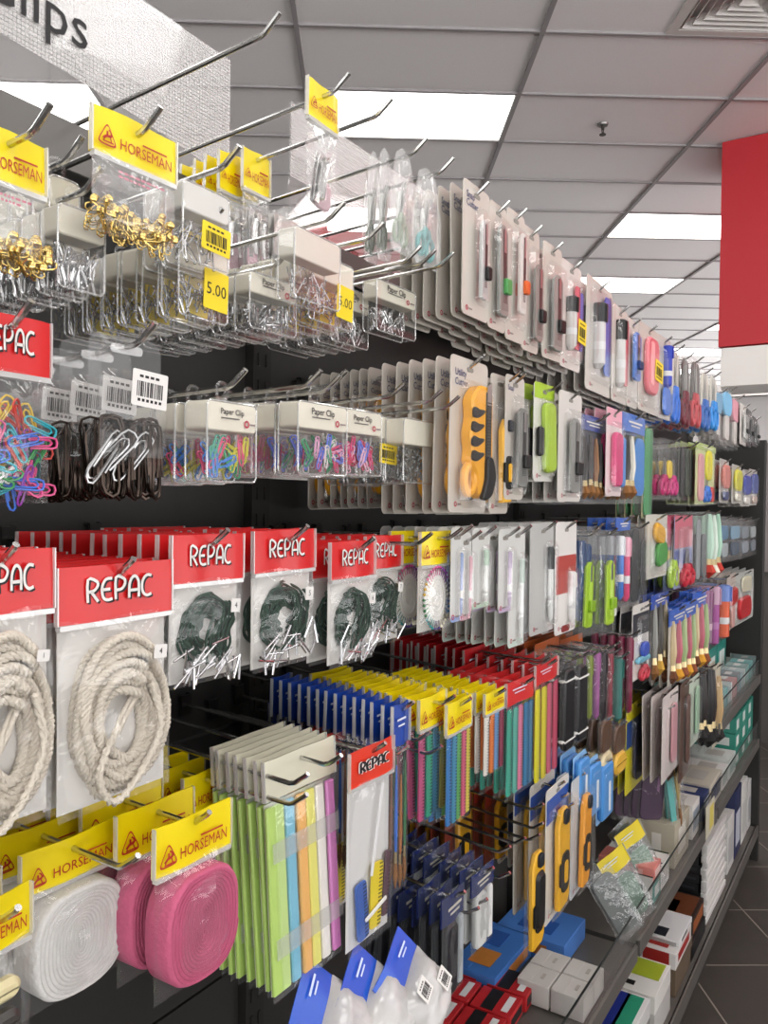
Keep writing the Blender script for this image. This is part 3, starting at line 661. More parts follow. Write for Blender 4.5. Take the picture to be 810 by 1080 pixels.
def c_cord(seed, num, tips=22):
    def f(t, w, h, z0):
        rr = random.Random(seed); b = MB(); cz = z0-h*.52
        for k in range(15):
            s = .36+.64*k/14; ph = rr.uniform(-.3, .3); pts = []
            for j in range(17):
                a = -1.15+ (math.pi+2.3)*j/16
                rx, rz = w*.36*s, h*.35*s
                x = rx*math.cos(a)*(1+.08*math.sin(2*a+ph*4)); zz = rz*math.sin(a)*(1+.06*math.cos(3*a+k))
                pts.append((x+rr.gauss(0, .0012), -.0035+.009*rr.random()-.0*k, cz+zz+h*.03))
            b.tube(spline(pts, 3), .0013, 5)
        for k in range(6):                       # the bundle pinched at the top
            x = w*rr.uniform(-.05, .3); b.tube(spline([(x, -.004, cz+h*.3), (x+w*.05, -.006, cz+h*.2), (x+rr.uniform(-.2, .1)*w, -.006, cz-h*.05), (x+rr.uniform(-.25, .1)*w, -.005, cz-h*.3)], 4), .0013, 5)
        b.build('green_cord', mat('#14392a', .85, 0, 0, '', .4, 600), t, 80)
        def tipm(): b = MB(); b.tube([(0, 0, -.011), (0, 0, .011)], .0011, 8); return b.mesh('metal_tip', mat('#d4d4d6', .16, 1))
        for k in range(tips):
            o = link('metal_tip', proto('tip', tipm), t); fx = rr.uniform(-.42, .42)
            o.location = (fx*w, -.0075+rr.uniform(-.001, .002), z0-h*rr.choice((rr.uniform(.78, .93), rr.uniform(.6, .93)))); o.rotation_euler = (rr.uniform(-.2, .2), rr.gauss(.7, .7), 0); o['front_only'] = 1
        if num: barcode(t, w*.28, -.010, z0-h*.26, w*.13, w*.14, WHITE, num, 1, 4, 'number_sticker')
    return f
def c_ribbon(col, depth=.030):
    def f(t, w, h, z0):
        W, H, D = w*.95, h*.9, depth; cz = z0-h*.49; b = MB(); N = 64; n = 30; vs = []; fs = []
        def se(s, y, hollow=0):
            out = []
            for k in range(N):
                a = 2*math.pi*k/N; e = 2/2.9 if s > .5 else 2/2.3
                ca, sa = math.cos(a), math.sin(a)
                x = math.copysign(abs(ca)**e, ca); z = math.copysign(abs(sa)**e, sa)
                wx = W/2*s*(s**.35); wz = H/2*(s*.88+.12*(1 if s > .02 else s*50))*1.0
                out.append((x*wx, y+.0006*noise.noise(Vector((x*3, z*3, s*20))), cz+z*wz))
            return out
        rings = []
        for k in range(n+1):
            s = .02+.98*k/n; y = -D/2+(.0006 if k % 2 else 0)+.004*(1-s)**2+ (.004 if k == n else 0)
            rings.append(se(min(1, s), y))
        rings.append(se(1.0, 0)); rings.append(se(1.0, D/2-.003)); rings.append(se(.95, D/2))
        vs = [v for r in rings for v in r]
        for k in range(len(rings)-1):
            for i in range(N):
                j = (i+1) % N; fs.append((k*N+i, k*N+j, (k+1)*N+j, (k+1)*N+i))
        fs.append(tuple(range((len(rings)-1)*N, len(rings)*N))[::-1]); fs.append(tuple(range(N)))
        b.add(vs, fs); b.build('ribbon_roll', mat(col, .85, 0, 0, 'mottle', .35, 260), t, 60)
        b = MB()                                  # the wound turns seen as one thin spiral line
        pts = []
        for k in range(14*40):
            a = 2*math.pi*k/40; s = .04+.92*k/(14*40); e = 2/2.6; ca, sa = math.cos(a), math.sin(a)
            pts.append((math.copysign(abs(ca)**e, ca)*W/2*s**1.35, -D/2-.0003+.004*(1-s)**2, cz+math.copysign(abs(sa)**e, sa)*H/2*(s*.88+.12)))
        b.tube(pts, .0006, 4); b.build('ribbon_edge', mat(dark(col, .93), .9), t, 80)
    return f
def c_pinwheel(t, w, h, z0):
    cz = z0-h*.5; b = MB(); ol = []
    for k in range(112):
        a = 2*math.pi*k/112; s = 1+.05*math.cos(a*14); ol.append((w*.36*s*math.cos(a), cz+h*.40*s*math.sin(a)))
    b.prism(ol, -.002, .001, .0006)
    for q in (.3, .5, .7):
        b.tube([(w*.36*q*math.cos(k*.196), -.0023, cz+h*.40*q*math.sin(k*.196)) for k in range(32)], .0009, 5, True)
    b.build('wheel', mat('#e9e7e2', .3, 0, .3), t)
    cs = ['#1f2a44', '#7a2f8f', '#c23b8a', '#d86a9a', '#c9a23a', '#3a7a4a', '#2e8a8a', '#4a3a70', '#e6dfc8', '#2f6fa8']
    for k in range(36):
        a = 2*math.pi*k/36; c = cs[int(k/36*len(cs)) % len(cs)]
        def bm(): b = MB(); b.tube([(0, 0, -.010), (0, 0, 0)], .0005, 4); b.ball((0, 0, .0005), .0021, 8); return b.mesh('pin', mat(c, .25, 0, .5))
        o = link('pin', proto(('pearl', c), bm), t); o.location = (w*.415*math.cos(a), -.0030, cz+h*.455*math.sin(a)); o.rotation_euler = (0, math.pi/2-a, 0)
def c_items(items, y=0):
    def f(t, w, h, z0): add_items(t, items, w, z0, h, y)
    return f
def c_clips(n, seed):
    def f(t, w, h, z0):
        rr = random.Random(seed)
        for k in range(n):
            o = link('paper_clip', clip_mesh(CC[k % len(CC)], 1.0), t); o.location = (rr.uniform(-.44, .44)*w, rr.uniform(-.007, .004), z0-h*rr.uniform(.32, .95)); o.rotation_euler = (rr.uniform(-.3, .3), rr.uniform(-2, 2), rr.uniform(-.4, .4))
        b = jumble(40, w, .012, h*.6, 1.0, 'clip', seed); o = b.build('paper_clips_behind', mat('#2a5a62', .35, 0, .3), t); o.location = (0, .004, z0-h*.66); o['kind'] = 'stuff'
    return f

def pack_box(desc, w, h, d, inner='pin', colours=None, text='Paper Clip', sticker=None, seed=1, group=None, name='clip_box', lcol='#e6e0cf', tab=True, lf=.36):
    t = thing(name, desc, 'clip box', group=group); tz = -.010
    def shell(): b = MB(); b.prism(rrect(w, h, .005, 0, tz-h/2), -d/2, d/2, .0022); return b.mesh('case', BOXP)
    link('case', proto(('shell', round(w, 4), round(h, 4), round(d, 4)), shell), t)
    def tabm():
        b = MB(); o_ = rrect(.016, .018, .006, 0, 0, 4); i_ = ellipse(.0042, .0035, 0, .0, 20); n = len(o_)
        b.tube([(p[0], 0, p[1]) for p in rrect(.013, .015, .005, 0, 0, 4)], .0016, 6, True); b.box((0, 0, -.011), (.012, .002, .010)); return b.mesh('hang_tab', BOXP)
    def rim():
        b = MB()
        for y in (-d/2+.0008, d/2-.0008): b.tube([(p[0], y, p[1]) for p in rrect(w-.001, h-.001, .005, 0, tz-h/2)], .0009, 5, True)
        return b.mesh('case_rim', clear('rim_plastic', .30, .16, .1, 0))
    link('case_rim', proto(('rim', round(w, 4), round(h, 4), round(d, 4)), rim), t)
    if tab: link('hang_tab', proto('hangtab', tabm), t)
    b = MB(); b.prism(rrect(w*.985, h*lf, .004, 0, tz-h*lf/2-.0006), -d/2+.0008, d/2-.0008, .001); o = b.build('label_card', mat(lcol, .45, 0, .2), t)
    if text:
        lettering(text, INK, .008, -w*.02, -d/2-.0004, tz-h*lf*.36, o, w*.46, .01)
        b = MB(); b.box((-w*.06, -d/2-.0003, tz-h*lf*.58), (w*.36, .0002, .0012)); b.build('print', mat('#6a6660', .5), o)
        b = MB(); b.add(*ringdisc(.0034, w*.27, -d/2-.0005, tz-h*lf*.72)); b.build('logo', mat('#b8324a', .5), o)
        b = MB(); b.box((w*.39, -d/2-.0004, tz-h*lf*.72), (w*.11, .0002, .0016)); b.build('logo_word', mat('#8a7a7a', .5), o)
    ch = h*(1-lf)
    if inner == 'clip' and colours:
        rr = random.Random(seed)
        for k in range(15):
            o = link('paper_clip', clip_mesh(colours[k % len(colours)], .82), t); o.location = (rr.uniform(-.36, .36)*w, -d*.36+rr.uniform(0, .003), tz-h*lf-ch*rr.uniform(.30, .68)); o.rotation_euler = (rr.uniform(-.1, .1), rr.gauss(0, .45)+(math.pi/2 if rr.random() < .25 else 0), 0); o['front_only'] = 1
        for q, c in enumerate(colours[:4]):
            def jm(): return jumble(5, w*.9, d*.8, ch*.95, .85, 'clip', seed*7+q).mesh('mixed_clips', mat(c, .3, 0, .3), 60)
            o = link('mixed_clips', proto(('jc', seed, c, round(w, 3), round(ch, 3)), jm), t); o.location = (0, 0, tz-h*lf-ch*.5); o['kind'] = 'stuff'
    else:
        m = mat('#bdbdbd', .25, 1) if inner != 'bead' else mat('#8f9290', .3, .6)
        def jm(): return jumble(120 if inner == 'bead' else 30, w*.95, d*.8, ch*.96, .72, inner, seed).mesh('pins_and_clips', m, 60)
        o = link('pins_and_clips', proto(('j', inner, seed % 3, round(w, 3), round(ch, 3)), jm), t); o.location = (0, 0, tz-h*lf-ch*.5); o['kind'] = 'stuff'
    if sticker: barcode(t, sticker[0]*w, -d/2-.001, tz-sticker[1]*h, sticker[2]*w, sticker[3]*h, mat('#f2d41a', .4), sticker[4] if len(sticker) > 4 else None, seed, 3)
    return t
def ringdisc(r, x, y, z):
    n = 16; vs = []
    for k in range(n):
        a = 2*math.pi*k/n; vs += [(x+r*math.cos(a), y, z+r*math.sin(a)), (x+r*.55*math.cos(a), y, z+r*.55*math.sin(a))]
    return vs, [(2*k, 2*((k+1) % n), 2*((k+1) % n)+1, 2*k+1) for k in range(n)]

def pack_card(desc, w, h, items, col='#c9c2b8', title=None, title_c=None, blister=None, name='blister_card', group=None, hole=.014, r=.008, d=.014, logo=True, sticker=None, bottom_tab=None, cat='pack', edge=None, panel=None):
    t = thing(name, desc, cat, group=group); b = MB(); b.prism(rrect(w, h, min(r, w*.3), 0, hole-h/2, 5), 0, .0016, .0003); o = b.build('backing_card', mat(col, .38, 0, .3), t)
    if panel:                                     # coloured printed field: (colour, z fraction from the top, height fraction)
        for pc, pz, ph in panel:
            b = MB(); b.prism(rrect(w*.97, h*ph, .003, 0, hole-h*pz-h*ph/2), -.0003, .0002); b.build('printed_panel', mat(pc, .4), o)
    b = MB(); b.prism(rrect(.018 if w > .03 else w*.5, .006, .003, 0, 0), -.0006, .0003); b.build('hang_slot', mat('#8a857d', .6), o)
    if title:
        for k, tx in enumerate(title.split('\n')): lettering(tx, mat(title_c or '#4a5072', .5), min(.013, w*.17), -w*.40, -.0006, hole-h*.105-k*h*.06, o, None, .012, align='LEFT')
    if logo:
        b = MB(); b.add(*ringdisc(.0036, -w*.33, -.0006, hole-h*.945)); b.build('logo', mat('#b8324a', .5), o)
        b = MB(); b.box((-w*.33+.011, -.0006, hole-h*.945), (.010, .0002, .0022)); b.build('logo_word', mat('#8a7a74', .5), o)
    bl = blister or (.5, .55, .72, .80)           # centre x, centre z from the top, width, height
    def f(): b = MB(); b.prism(rrect(w*bl[2], h*bl[3], min(w*bl[2]*.3, .012)), -d, -.0004, min(d*.55, w*bl[2]*.2)); return b.mesh('blister', BLIS)
    o2 = link('blister', f(), t); o2.location = ((bl[0]-.5)*w, 0, hole-h*bl[1])
    add_items(t, items, w, hole, h, -.006)
    if sticker: barcode(t, sticker[0]*w, -d-.001, hole-sticker[1]*h, sticker[2]*w, sticker[3]*h, mat('#f2d41a', .4), None, 5, 4)
    if bottom_tab:
        b = MB(); b.prism(rrect(w*.4, h*.06, h*.03, 0, hole-h*.96), -.0005, .0002); b.build('printed_tab', mat(bottom_tab, .4), o)
    return t

def pack_sleeve(desc, w, h, items, top=None, toph=.14, name='sleeve_pack', group=None, hole=.012, bulge=.005, film=None, seed=1, back=None, cat='pack', shape=None, sticker=None):
    t = thing(name, desc, cat, group=group)
    o = link('film_pouch', film_mesh(w, h, bulge, seed, film, shape=shape), t); o.location = (0, 0, hole)
    if top:
        o = link('header_card', header_mesh(w*.98, h*toph, mat(top, .35, 0, .4), .0012, seed), t); o.location = (0, 0, hole-.001)
        b = MB(); b.box((0, -.003, -h*toph*.45), (w*.6, .0002, h*toph*.1)); b.box((0, -.003, -h*toph*.65), (w*.4, .0002, h*toph*.08)); b.build('print', mat('#e8e4d8', .5), o)
    if back: b = MB(); b.box((0, .003, hole-h*.5), (w*.93, .0008, h*.95)); b.build('backing_card', mat(back, .6), t)
    add_items(t, items, w, hole, h)
    if sticker: barcode(t, sticker[0]*w, -bulge-.002, hole-sticker[1]*h, sticker[2]*w, sticker[3]*h, WHITE, None, 5, 4)
    return t
def pear(fz):
    if fz < .12: return .62*math.sqrt(max(.03, 1-(1-fz/.12)**2))
    return .62+.38*min(1, (fz-.12)/.4) if fz < .85 else 1.0-.3*((fz-.85)/.15)**2
# ------------------------------------------------------------------ what hangs where (photo boxes of each front pack -> metres)
def hang(t, box, n, dy, short, tilt=2, group=None, hole=.012, **kw):
    u, w, zt, h = box; return stack(t, n, dy, t['label'], u, kw.pop('y'), zt-hole, tilt, group, short=short, **kw)
def HB(short, box, p, n=0, dy=.022, tilt=2, group=None, label=None, **kw):
    B = measure(*box, p); sk = {k: kw.pop(k) for k in ('yaw', 'hook', 'jit', 'lean', 'tip') if k in kw}
    t = pack_header(label or short, B[1], B[3], **kw); return hang(t, B, n, dy, short, tilt, group, y=p-.78, **sk)
def BX(short, box, p, n=0, dy=.026, tilt=2, group=None, label=None, d=.022, **kw):
    B = measure(*box, p); sk = {k: kw.pop(k) for k in ('yaw', 'hook', 'jit', 'lean', 'tip') if k in kw}
    t = pack_box(label or short, B[1], B[3], d, **kw); u, w, zt, h = B
    return stack(t, n, dy, short, u, p-.78, zt+.010, tilt, group, short=short, jit=1.5, **sk)
def CD(short, box, p, items, n=0, dy=.018, tilt=2, group=None, label=None, **kw):
    B = measure(*box, p); sk = {k: kw.pop(k) for k in ('yaw', 'hook', 'jit', 'lean', 'tip') if k in kw}
    t = pack_card(label or short, B[1], B[3], items, **kw); return hang(t, B, n, dy, short, tilt, group, .014, y=p-.78, **sk)
def SL(short, box, p, items, n=0, dy=.016, tilt=2, group=None, label=None, **kw):
    B = measure(*box, p); sk = {k: kw.pop(k) for k in ('yaw', 'hook', 'jit', 'lean', 'tip') if k in kw}
    t = pack_sleeve(label or short, B[1], B[3], items, **kw); return hang(t, B, n, dy, short, tilt, group, .012, y=p-.78, **sk)
def empty_hook(label, px, py, p=.47, tilt=3, y0=0):
    u, z = on_plane(px, py, p); return hook_at(u, -.29, z-.012, label, tilt)

# --- top of the left bay: gold pins, boxed pins, nail clippers
empty_hook('bare chrome hook, longest and highest at top left', 293, 17, tilt=4)
HB('gold safety pin bag at the left edge', (48.6, 156, -38, 292), .515, 0, tilt=4, name='safety_pin_bag', film=HAZE, hf=.39, bulge=.009, seed=11, content=c_pins(70, 4), cat='bag', yaw=2)
HB('gold safety pin bag under bare hook', (97, 106, 184, 239), .495, 0, tilt=4, name='safety_pin_bag', film=HAZE, hf=.385, bulge=.009, seed=12, content=c_pins(70, 5), cat='bag', yaw=-1)
BX('clear clip box behind the leftmost gold pins', (75, 197, 42, 285), .56, 2, tilt=3, seed=1, inner='clip', text=None, tip='short')
BX('larger clear clip box left of gold pins', (102, 232, 52, 316), .53, 6, tilt=3, seed=2, inner='clip', text=None, tip='short')
BX('clear pin box with yellow barcode sticker', (233, 212, 183, 291), .515, 1, tilt=3, seed=3, inner='pin', lcol='#dad8d2', text=None, sticker=(.18, .62, .62, .36))
BX('clear pin box with yellow price 5.00', (232, 268, 178, 346), .535, 6, tilt=2, seed=4, sticker=(.22, .58, .5, .52, '5.00'), text=None, tip='short')
BX('paper clip box with cream lid, stacked low', (304, 303, 256, 359), .555, 6, tilt=2, seed=5, inner='clip', tip='short')
BX('cream labelled pin box on front hook', (351, 261, 301, 331), .51, 0, tilt=3, seed=6, inner='pin', lcol='#dcd8cc', lf=.42, text=None)
BX('pin box with small yellow price label', (365, 284, 318, 352), .545, 4, tilt=2, seed=7, inner='pin', sticker=(.28, .6, .38, .5, '5.00'), text=None)
BX('darker clip box right of price label', (382, 313, 342, 371), .60, 3, tilt=2, seed=8, inner='clip')
BX('lone paper clip box on long hook', (431, 311, 390, 362), .56, 0, tilt=3, seed=9, inner='clip')
empty_hook('bare chrome hook tip under the pear bags', 442, 262, tilt=3)
clp = c_items([('clipper', -.05, .62, .26, .62, {'rot': 12}), ('strip', .14, .78, .5, .36, {'c': '#d3b3ba', 'dy': .004})])
HB('nail clipper bag hanging alone', (323, 79, 356, 214), .50, 0, tilt=4, name='nail_clipper_bag', film=HAZE, hf=.31, bulge=.009, seed=21, content=clp, cat='bag', label='nail clipper bag with yellow header hanging alone before the ceiling light')
HB('nail clipper bags in rear cluster', (255, 153, 284, 284), .66, 4, .02, tilt=4, name='nail_clipper_bag', film=HAZE, hf=.33, bulge=.008, seed=22, cat='bag', content=c_items([('clipper', -.14, .5, .2, .6), ('clipper', .16, .52, .2, .6), ('strip', .1, .8, .6, .3, {'c': '#d9a3b4', 'dy': .004})]), label='foremost nail clipper bag of the rear yellow header cluster', jit=8)
HB('second column of nail clipper bags', (230, 156, 256, 285), .68, 3, .02, tilt=4, name='nail_clipper_bag', film=HAZE, hf=.33, bulge=.008, seed=23, cat='bag', content=c_items([('clipper', -.1, .5, .22, .6), ('strip', .1, .7, .6, .5, {'c': '#d9a3b4', 'dy': .004})]), label='nail clipper bag at the left of the rear yellow cluster', jit=8, hook=False)
def pearbag(short, box, p, c, n=0, **kw):
    return SL(short, box, p, [('scissors', 0, .62, .55, .62, {'c': c, 'rot': 8}), ('strip', .06, .64, .3, .5, {'c': '#e8e8e4', 'dy': .004})], n, tilt=4, shape=pear, bulge=.008, name='pear_shaped_bag', cat='bag', film=clear('milky_film', .22, .04, .15, .2, 25), **kw)
pearbag('pear shaped bag with dark green cutter', (397, 150, 413, 272), .526, '#53624a', 1, seed=31, hook=False)
pearbag('pear shaped bag with pale green cutter', (411, 147, 437, 262), .50, '#8fa088', 0, seed=32)
pearbag('pear shaped bag with turquoise item', (434, 166, 465, 274), .505, '#3fa3a3', 0, seed=33)
pearbag('milky pear bag beside the clipper cluster', (286, 208, 325, 292), .724, '#9a9a98', 1, seed=34, hook=False)

# --- right of that: craft knives on tall grey cards along the top row
GC = '#c3bcb2'
CD('tall grey craft knife card, first in row', (488, 185, 515.5, 330), .485, [('knife', .06, .56, .24, .60, {'c': '#bdbdbb', 'slider': '#161616', 'slot': '#161616'})], 5, .020, tilt=3, name='knife_card', title='Snap\nCutter', col=GC, blister=(.56, .54, .5, .74))
CD('grey curved cutter card', (515.5, 208, 534, 345), .485, [('knife', -.05, .54, .5, .72, {'c': '#8b8b86', 'slider': '#57a05a', 'rot': -3})], 4, .022, tilt=3, name='knife_card', col=GC, blister=(.5, .52, .9, .82))
CD('craft knife card with orange slider', (534.5, 216, 552, 357), .485, [('knife', .08, .48, .34, .62, {'c': '#d5d3ce', 'slider': '#e0662a', 'slot': '#222222'})], 4, .022, tilt=3, name='knife_card', col=GC, blister=(.5, .52, .86, .78))
CD('card with slim ribbed grey cutter', (551, 234, 568, 368), .485, [('knife', .14, .60, .45, .62, {'c': '#85857f'})], 4, .022, tilt=3, name='knife_card', col=GC, blister=(.55, .56, .8, .8))
CD('second ribbed grey cutter card', (573, 251, 591, 376), .485, [('knife', 0, .6, .48, .66, {'c': '#8d8d88'})], 4, .022, tilt=3, name='knife_card', col=GC, blister=(.5, .56, .86, .8))
CD('pink and grey marker card, yellow sticker', (592, 270, 612, 386), .485, [('pen', -.14, .58, .34, .5, {'c': '#c9c4c0', 'cap': '#1a1a1a'}), ('ruler', .16, .5, .22, .6, {'c': '#e0707e'}), ('ruler', .36, .52, .14, .56, {'c': '#3d64c0'})], 4, .022, tilt=3, name='marker_card', col='#cfc8c2', sticker=(.18, .64, .4, .22))
CD('grey cap marker with blue cutter card', (617, 287, 646, 410), .485, [('pen', -.16, .5, .26, .58, {'c': '#cbc9c8', 'cap': '#2c2c2e'}), ('ruler', .2, .46, .24, .72, {'c': '#2f66c4'})], 4, .022, tilt=3, name='marker_card', col='#c9c3bb', blister=(.5, .5, .86, .84))
CD('black cap marker with red cutter card', (645, 318, 662, 422), .485, [('pen', -.18, .5, .32, .7, {'c': '#d0cecb', 'cap': '#161616'}), ('ruler', .2, .46, .3, .7, {'c': '#d85364'})], 4, .022, tilt=3, name='marker_card', col='#c9c3bb')
CD('blue cutter card before the red one', (661, 333, 673, 428), .485, [('knife', 0, .42, .6, .55, {'c': '#4678c8', 'slider': '#20386a'})], 4, .022, tilt=3, name='knife_card', col='#c9c3bb')
CD('red cutter card with yellow sticker', (674, 337, 694, 432), .485, [('strip', 0, .46, .56, .66, {'c': '#e06a76', 'd': .012}), ('strip', -.08, .44, .16, .5, {'c': '#f2a3a6', 'dy': -.006})], 4, .022, tilt=3, name='cutter_card', col='#c4bdb4', sticker=(.2, .5, .4, .24))
CD('navy correction pen card', (694, 351, 707, 440), .485, [('pen', 0, .36, .32, .52, {'c': '#2c3fb0', 'cap': '#2038a8'}), ('strip', 0, .78, .6, .34, {'c': '#2f6fd0'})], 4, .022, tilt=3, name='pen_card', col='#bdb8b2')
for i, (x0, x1, y0, y1, c, d) in enumerate(((707, 717, 362, 446, '#2f6fd0', 'blue handled scissors, first of the scissors'), (717, 728, 370, 449, '#6a2430', 'dark red handled scissors in sleeve'), (728, 738, 374, 450, '#b84a50', 'red handled scissors in clear sleeve'), (738, 748, 386, 452, '#3566b0', 'slim blue scissors beside cream sleeves'), (747, 757, 390, 452, '#2f8ad8', 'bright blue scissors near the sponge brushes'))):
    SL(d, (x0, y0, x1, y1), .49, [('scissors', 0, .52, .8, .92, {'c': c}), ('strip', .1, .4, .7, .7, {'c': ['#cfc9bd', '#2a2828', '#4a4644', '#d8d2c4', '#cfc9bd'][i], 'dy': .004})], 3, .025, tilt=3, name='scissors_pack', seed=41+i)
for i, (x0, x1, y0, y1, c, d) in enumerate(((752, 761, 408, 462, '#7fa9c6', 'grey blue sponge brush pack'), (761, 771, 406, 468, '#7fb8dc', 'light blue sponge brush pack'), (769, 780, 414, 472, '#d99aa6', 'pink sponge brush pack'))):
    SL(d, (x0, y0, x1, y1), .50, [('sponge', 0, .5, .72, .86, {'c': c})], 4, .02, tilt=3, name='sponge_brush_pack', seed=51+i)
for i, (x0, x1, y0, y1, d) in enumerate(((780, 788, 424, 468, 'white tool card near the end panel'), (787, 793, 430, 470, 'black tool card near the end panel'), (793, 799, 438, 470, 'last black tool card by the end panel'))):
    CD(d, (x0, y0, x1, y1), .49, [('knife', 0, .55, .5, .6, {'c': ['#c9c9c5', '#2a2a2a', '#3a3a38'][i]})], 3, .025, tilt=3, name='tool_card', col=['#d8d4ce', '#2a2a2c', '#262628'][i])

# --- second row, far bays: utility cutters and knives
UT = 'large yellow utility cutter card in front'
CD('large yellow utility cutter card', (475, 372, 513, 541), .485, [('utility', .02, .555, .72, .77)], 5, .021, tilt=2, name='utility_cutter_card', title='Utility\nCutter', col=GC, blister=(.54, .56, .84, .82), d=.020, label='large yellow and black utility cutter on grey card, front')
CD('rear row utility cutter card', (388, 386, 412, 536), .635, [('utility', .02, .555, .80, .77)], 6, .017, tilt=2, name='utility_cutter_card', title='Utility\nCutter', col=GC, blister=(.54, .56, .84, .82), d=.016, label='utility cutter card heading the rear row of grey cards')
CD('yellow cutter card right of utility cutter', (517, 392, 536, 542), .50, [('yknife', .05, .62, .6, .6)], 4, .022, tilt=2, name='knife_card', col=GC, blister=(.5, .58, .8, .76))
CD('grey ribbed snap knife card', (533, 393, 552, 527), .485, [('knife', .1, .58, .5, .64, {'c': '#7f7f7b'})], 3, .022, tilt=2, name='knife_card', title='Snap', col=GC, blister=(.55, .56, .8, .8))
CD('lime green cutter card', (563, 401, 584, 507), .50, [('strip', .08, .55, .5, .72, {'c': '#a8c828', 'd': .012, 'rot': -4}), ('strip', -.34, .6, .2, .3, {'c': '#2a2a2a', 'd': .008})], 4, .022, tilt=2, name='knife_card', col='#d8d6cf', panel=[('#a6c832', 0, .16)])
CD('grey slim knife card with black tip', (590, 410, 612, 529), .485, [('knife', 0, .58, .42, .68, {'c': '#8d8d89'})], 4, .022, tilt=2, name='knife_card', col='#d4cfc9', blister=(.5, .56, .76, .8))
SL('dark brush set with navy header', (609, 434, 640, 531), .50, [('brush', -.3, .6, .12, .7, {'c': '#2a2522'}), ('brush', -.1, .58, .12, .72, {'c': '#33302e'}), ('brush', .1, .6, .12, .7, {'c': '#8a5a2a'}), ('brush', .3, .62, .12, .66, {'c': '#272422'})], 5, .018, top='#1f3f8e', toph=.17, name='brush_set', seed=61, back='#3a3e48')
CD('hot pink cutter card', (639, 428, 656, 523), .485, [('strip', .0, .58, .5, .62, {'c': '#d83a78', 'd': .012}), ('strip', .36, .6, .2, .58, {'c': '#4f8ad0', 'd': .010})], 4, .02, name='knife_card', col='#e3d2d2', panel=[('#e8a8b8', 0, .2)])
SL('sky blue brush pack with shiny header', (656, 433, 680, 531), .49, [('brush', -.34, .6, .16, .7, {'c': '#2a2826'}), ('brush', -.12, .6, .16, .7, {'c': '#d8d4c8'}), ('strip', .25, .58, .42, .66, {'c': '#3d86d0'})], 4, .018, top='#2a6cc8', toph=.2, name='brush_set', seed=62)
SL('green ruler strip in sleeve', (679, 445, 688, 549), .50, [('ruler', 0, .5, .8, .9, {'c': '#3f9a5a'})], 3, .02, name='ruler_pack', seed=63, back='#b8b48c')
SL('magenta craft scissors pack', (694, 460, 716, 526), .495, [('scissors', -.2, .62, .36, .6, {'c': '#b8306a'}), ('scissors', .2, .62, .36, .6, {'c': '#c23a7a'}), ('strip', 0, .5, .2, .3, {'c': '#e8c83a', 'd': .008})], 4, .02, name='scissors_pack', seed=64)
SL('black tools in clear sleeve', (716, 466, 731, 528), .50, [('strip', -.25, .5, .2, .86, {'c': '#1f1f22'}), ('strip', .05, .5, .2, .86, {'c': '#2c3a2c'}), ('strip', .32, .5, .18, .86, {'c': '#30302c'})], 4, .02, name='tool_pack', seed=65)
SL('yellow and pink kids knife pack', (731, 464, 757, 533), .49, [('strip', -.26, .55, .22, .75, {'c': '#dba0a4', 'd': .008}), ('strip', .1, .34, .26, .5, {'c': '#e3d82a', 'd': .01}), ('scissors', .02, .72, .3, .4, {'c': '#3d74c8'}), ('strip', .3, .82, .14, .26, {'c': '#c83a34', 'd': .008})], 4, .018, top='#b6cc62', toph=.10, name='craft_pack', seed=66, back='#c9d29a')
for i, (x0, x1, y0, y1, c, c2, d) in enumerate(((758, 769, 483, 530, '#d98276', '#2f3f7a', 'salmon topped eraser pack'), (771, 782, 489, 531, '#d8d22e', '#ece6d6', 'yellow sharpener pack beside the navy ones'), (782, 790, 496, 534, '#2f3fa0', '#e8e4dc', 'navy sharpener pack beside the yellow one'), (790, 798, 494, 533, '#39509a', '#c9b2a4', 'last navy pack by the end panel'))):
    CD(d, (x0, y0, x1, y1), .49, [('strip', 0, .4, .7, .55, {'c': c, 'd': .012}), ('strip', 0, .84, .5, .2, {'c': c2, 'd': .008})], 4, .022, name='sharpener_pack', col='#b8b4ae', logo=False)

# --- paper clip row of the left bay
HB('coloured clip bag at the left edge', (53, 341, -47, 529), .495, 0, tilt=3, name='paper_clip_bag', col='#d3191c', logo='repac', hf=.31, bulge=.010, seed=71, content=c_clips(46, 3), cat='bag', label='red header bag of coloured paper clips at the left edge')
def bigclips(t, w, h, seed):
    rr = random.Random(seed)
    for k in range(13):
        m = '#4a403a' if k < 10 else '#b8b8b8'
        o = link('large_clip', clip_mesh(m, 2.1 if k < 10 else 1.7), t); o.location = (w*rr.uniform(-.42, .40), -.004-.0009*k*.5, -.022-h*(.60+rr.uniform(-.03, .03))); o.rotation_euler = (0, rr.gauss(.05, .12) if k < 10 else rr.uniform(.6, .8), rr.uniform(-.4, .4)); o['front_only'] = 1
    b = MB()
    for k in range(16): b.tube(clip_pts(2.1), .001, 4, M=Matrix.Translation((w*(-.42+.84*k/16), rr.uniform(-.002, .004), -.022-h*.6)) @ Matrix.Rotation(rr.gauss(0, .06), 4, 'Y') @ Matrix.Rotation(rr.uniform(-.8, .8), 4, 'Z'))
    o = b.build('large_clips', mat('#4a403a', .3, 1), t, 60); o['kind'] = 'stuff'
B = measure(168, 363, 94, 497, .50)
t = thing('clip_blister', 'clear blister of large bronze paper clips with white barcode', 'blister pack'); u, w, zt, h = B
b = MB(); b.prism(rrect(w, h, .010, 0, .010-h/2, 5), .0, .0012); b.build('clear_back', BOXP, t)
b = MB(); b.prism(rrect(w*.92, h*.70, .010, 0, .010-h*.62, 5), -.016, -.0006, .006); b.build('blister', BLIS, t)
b = MB(); b.prism(rrect(.03, .007, .0034, 0, 0), -.0008, -.0001); b.build('hang_slot', clear('slot_edge', .35, .2, .2, 0), t)
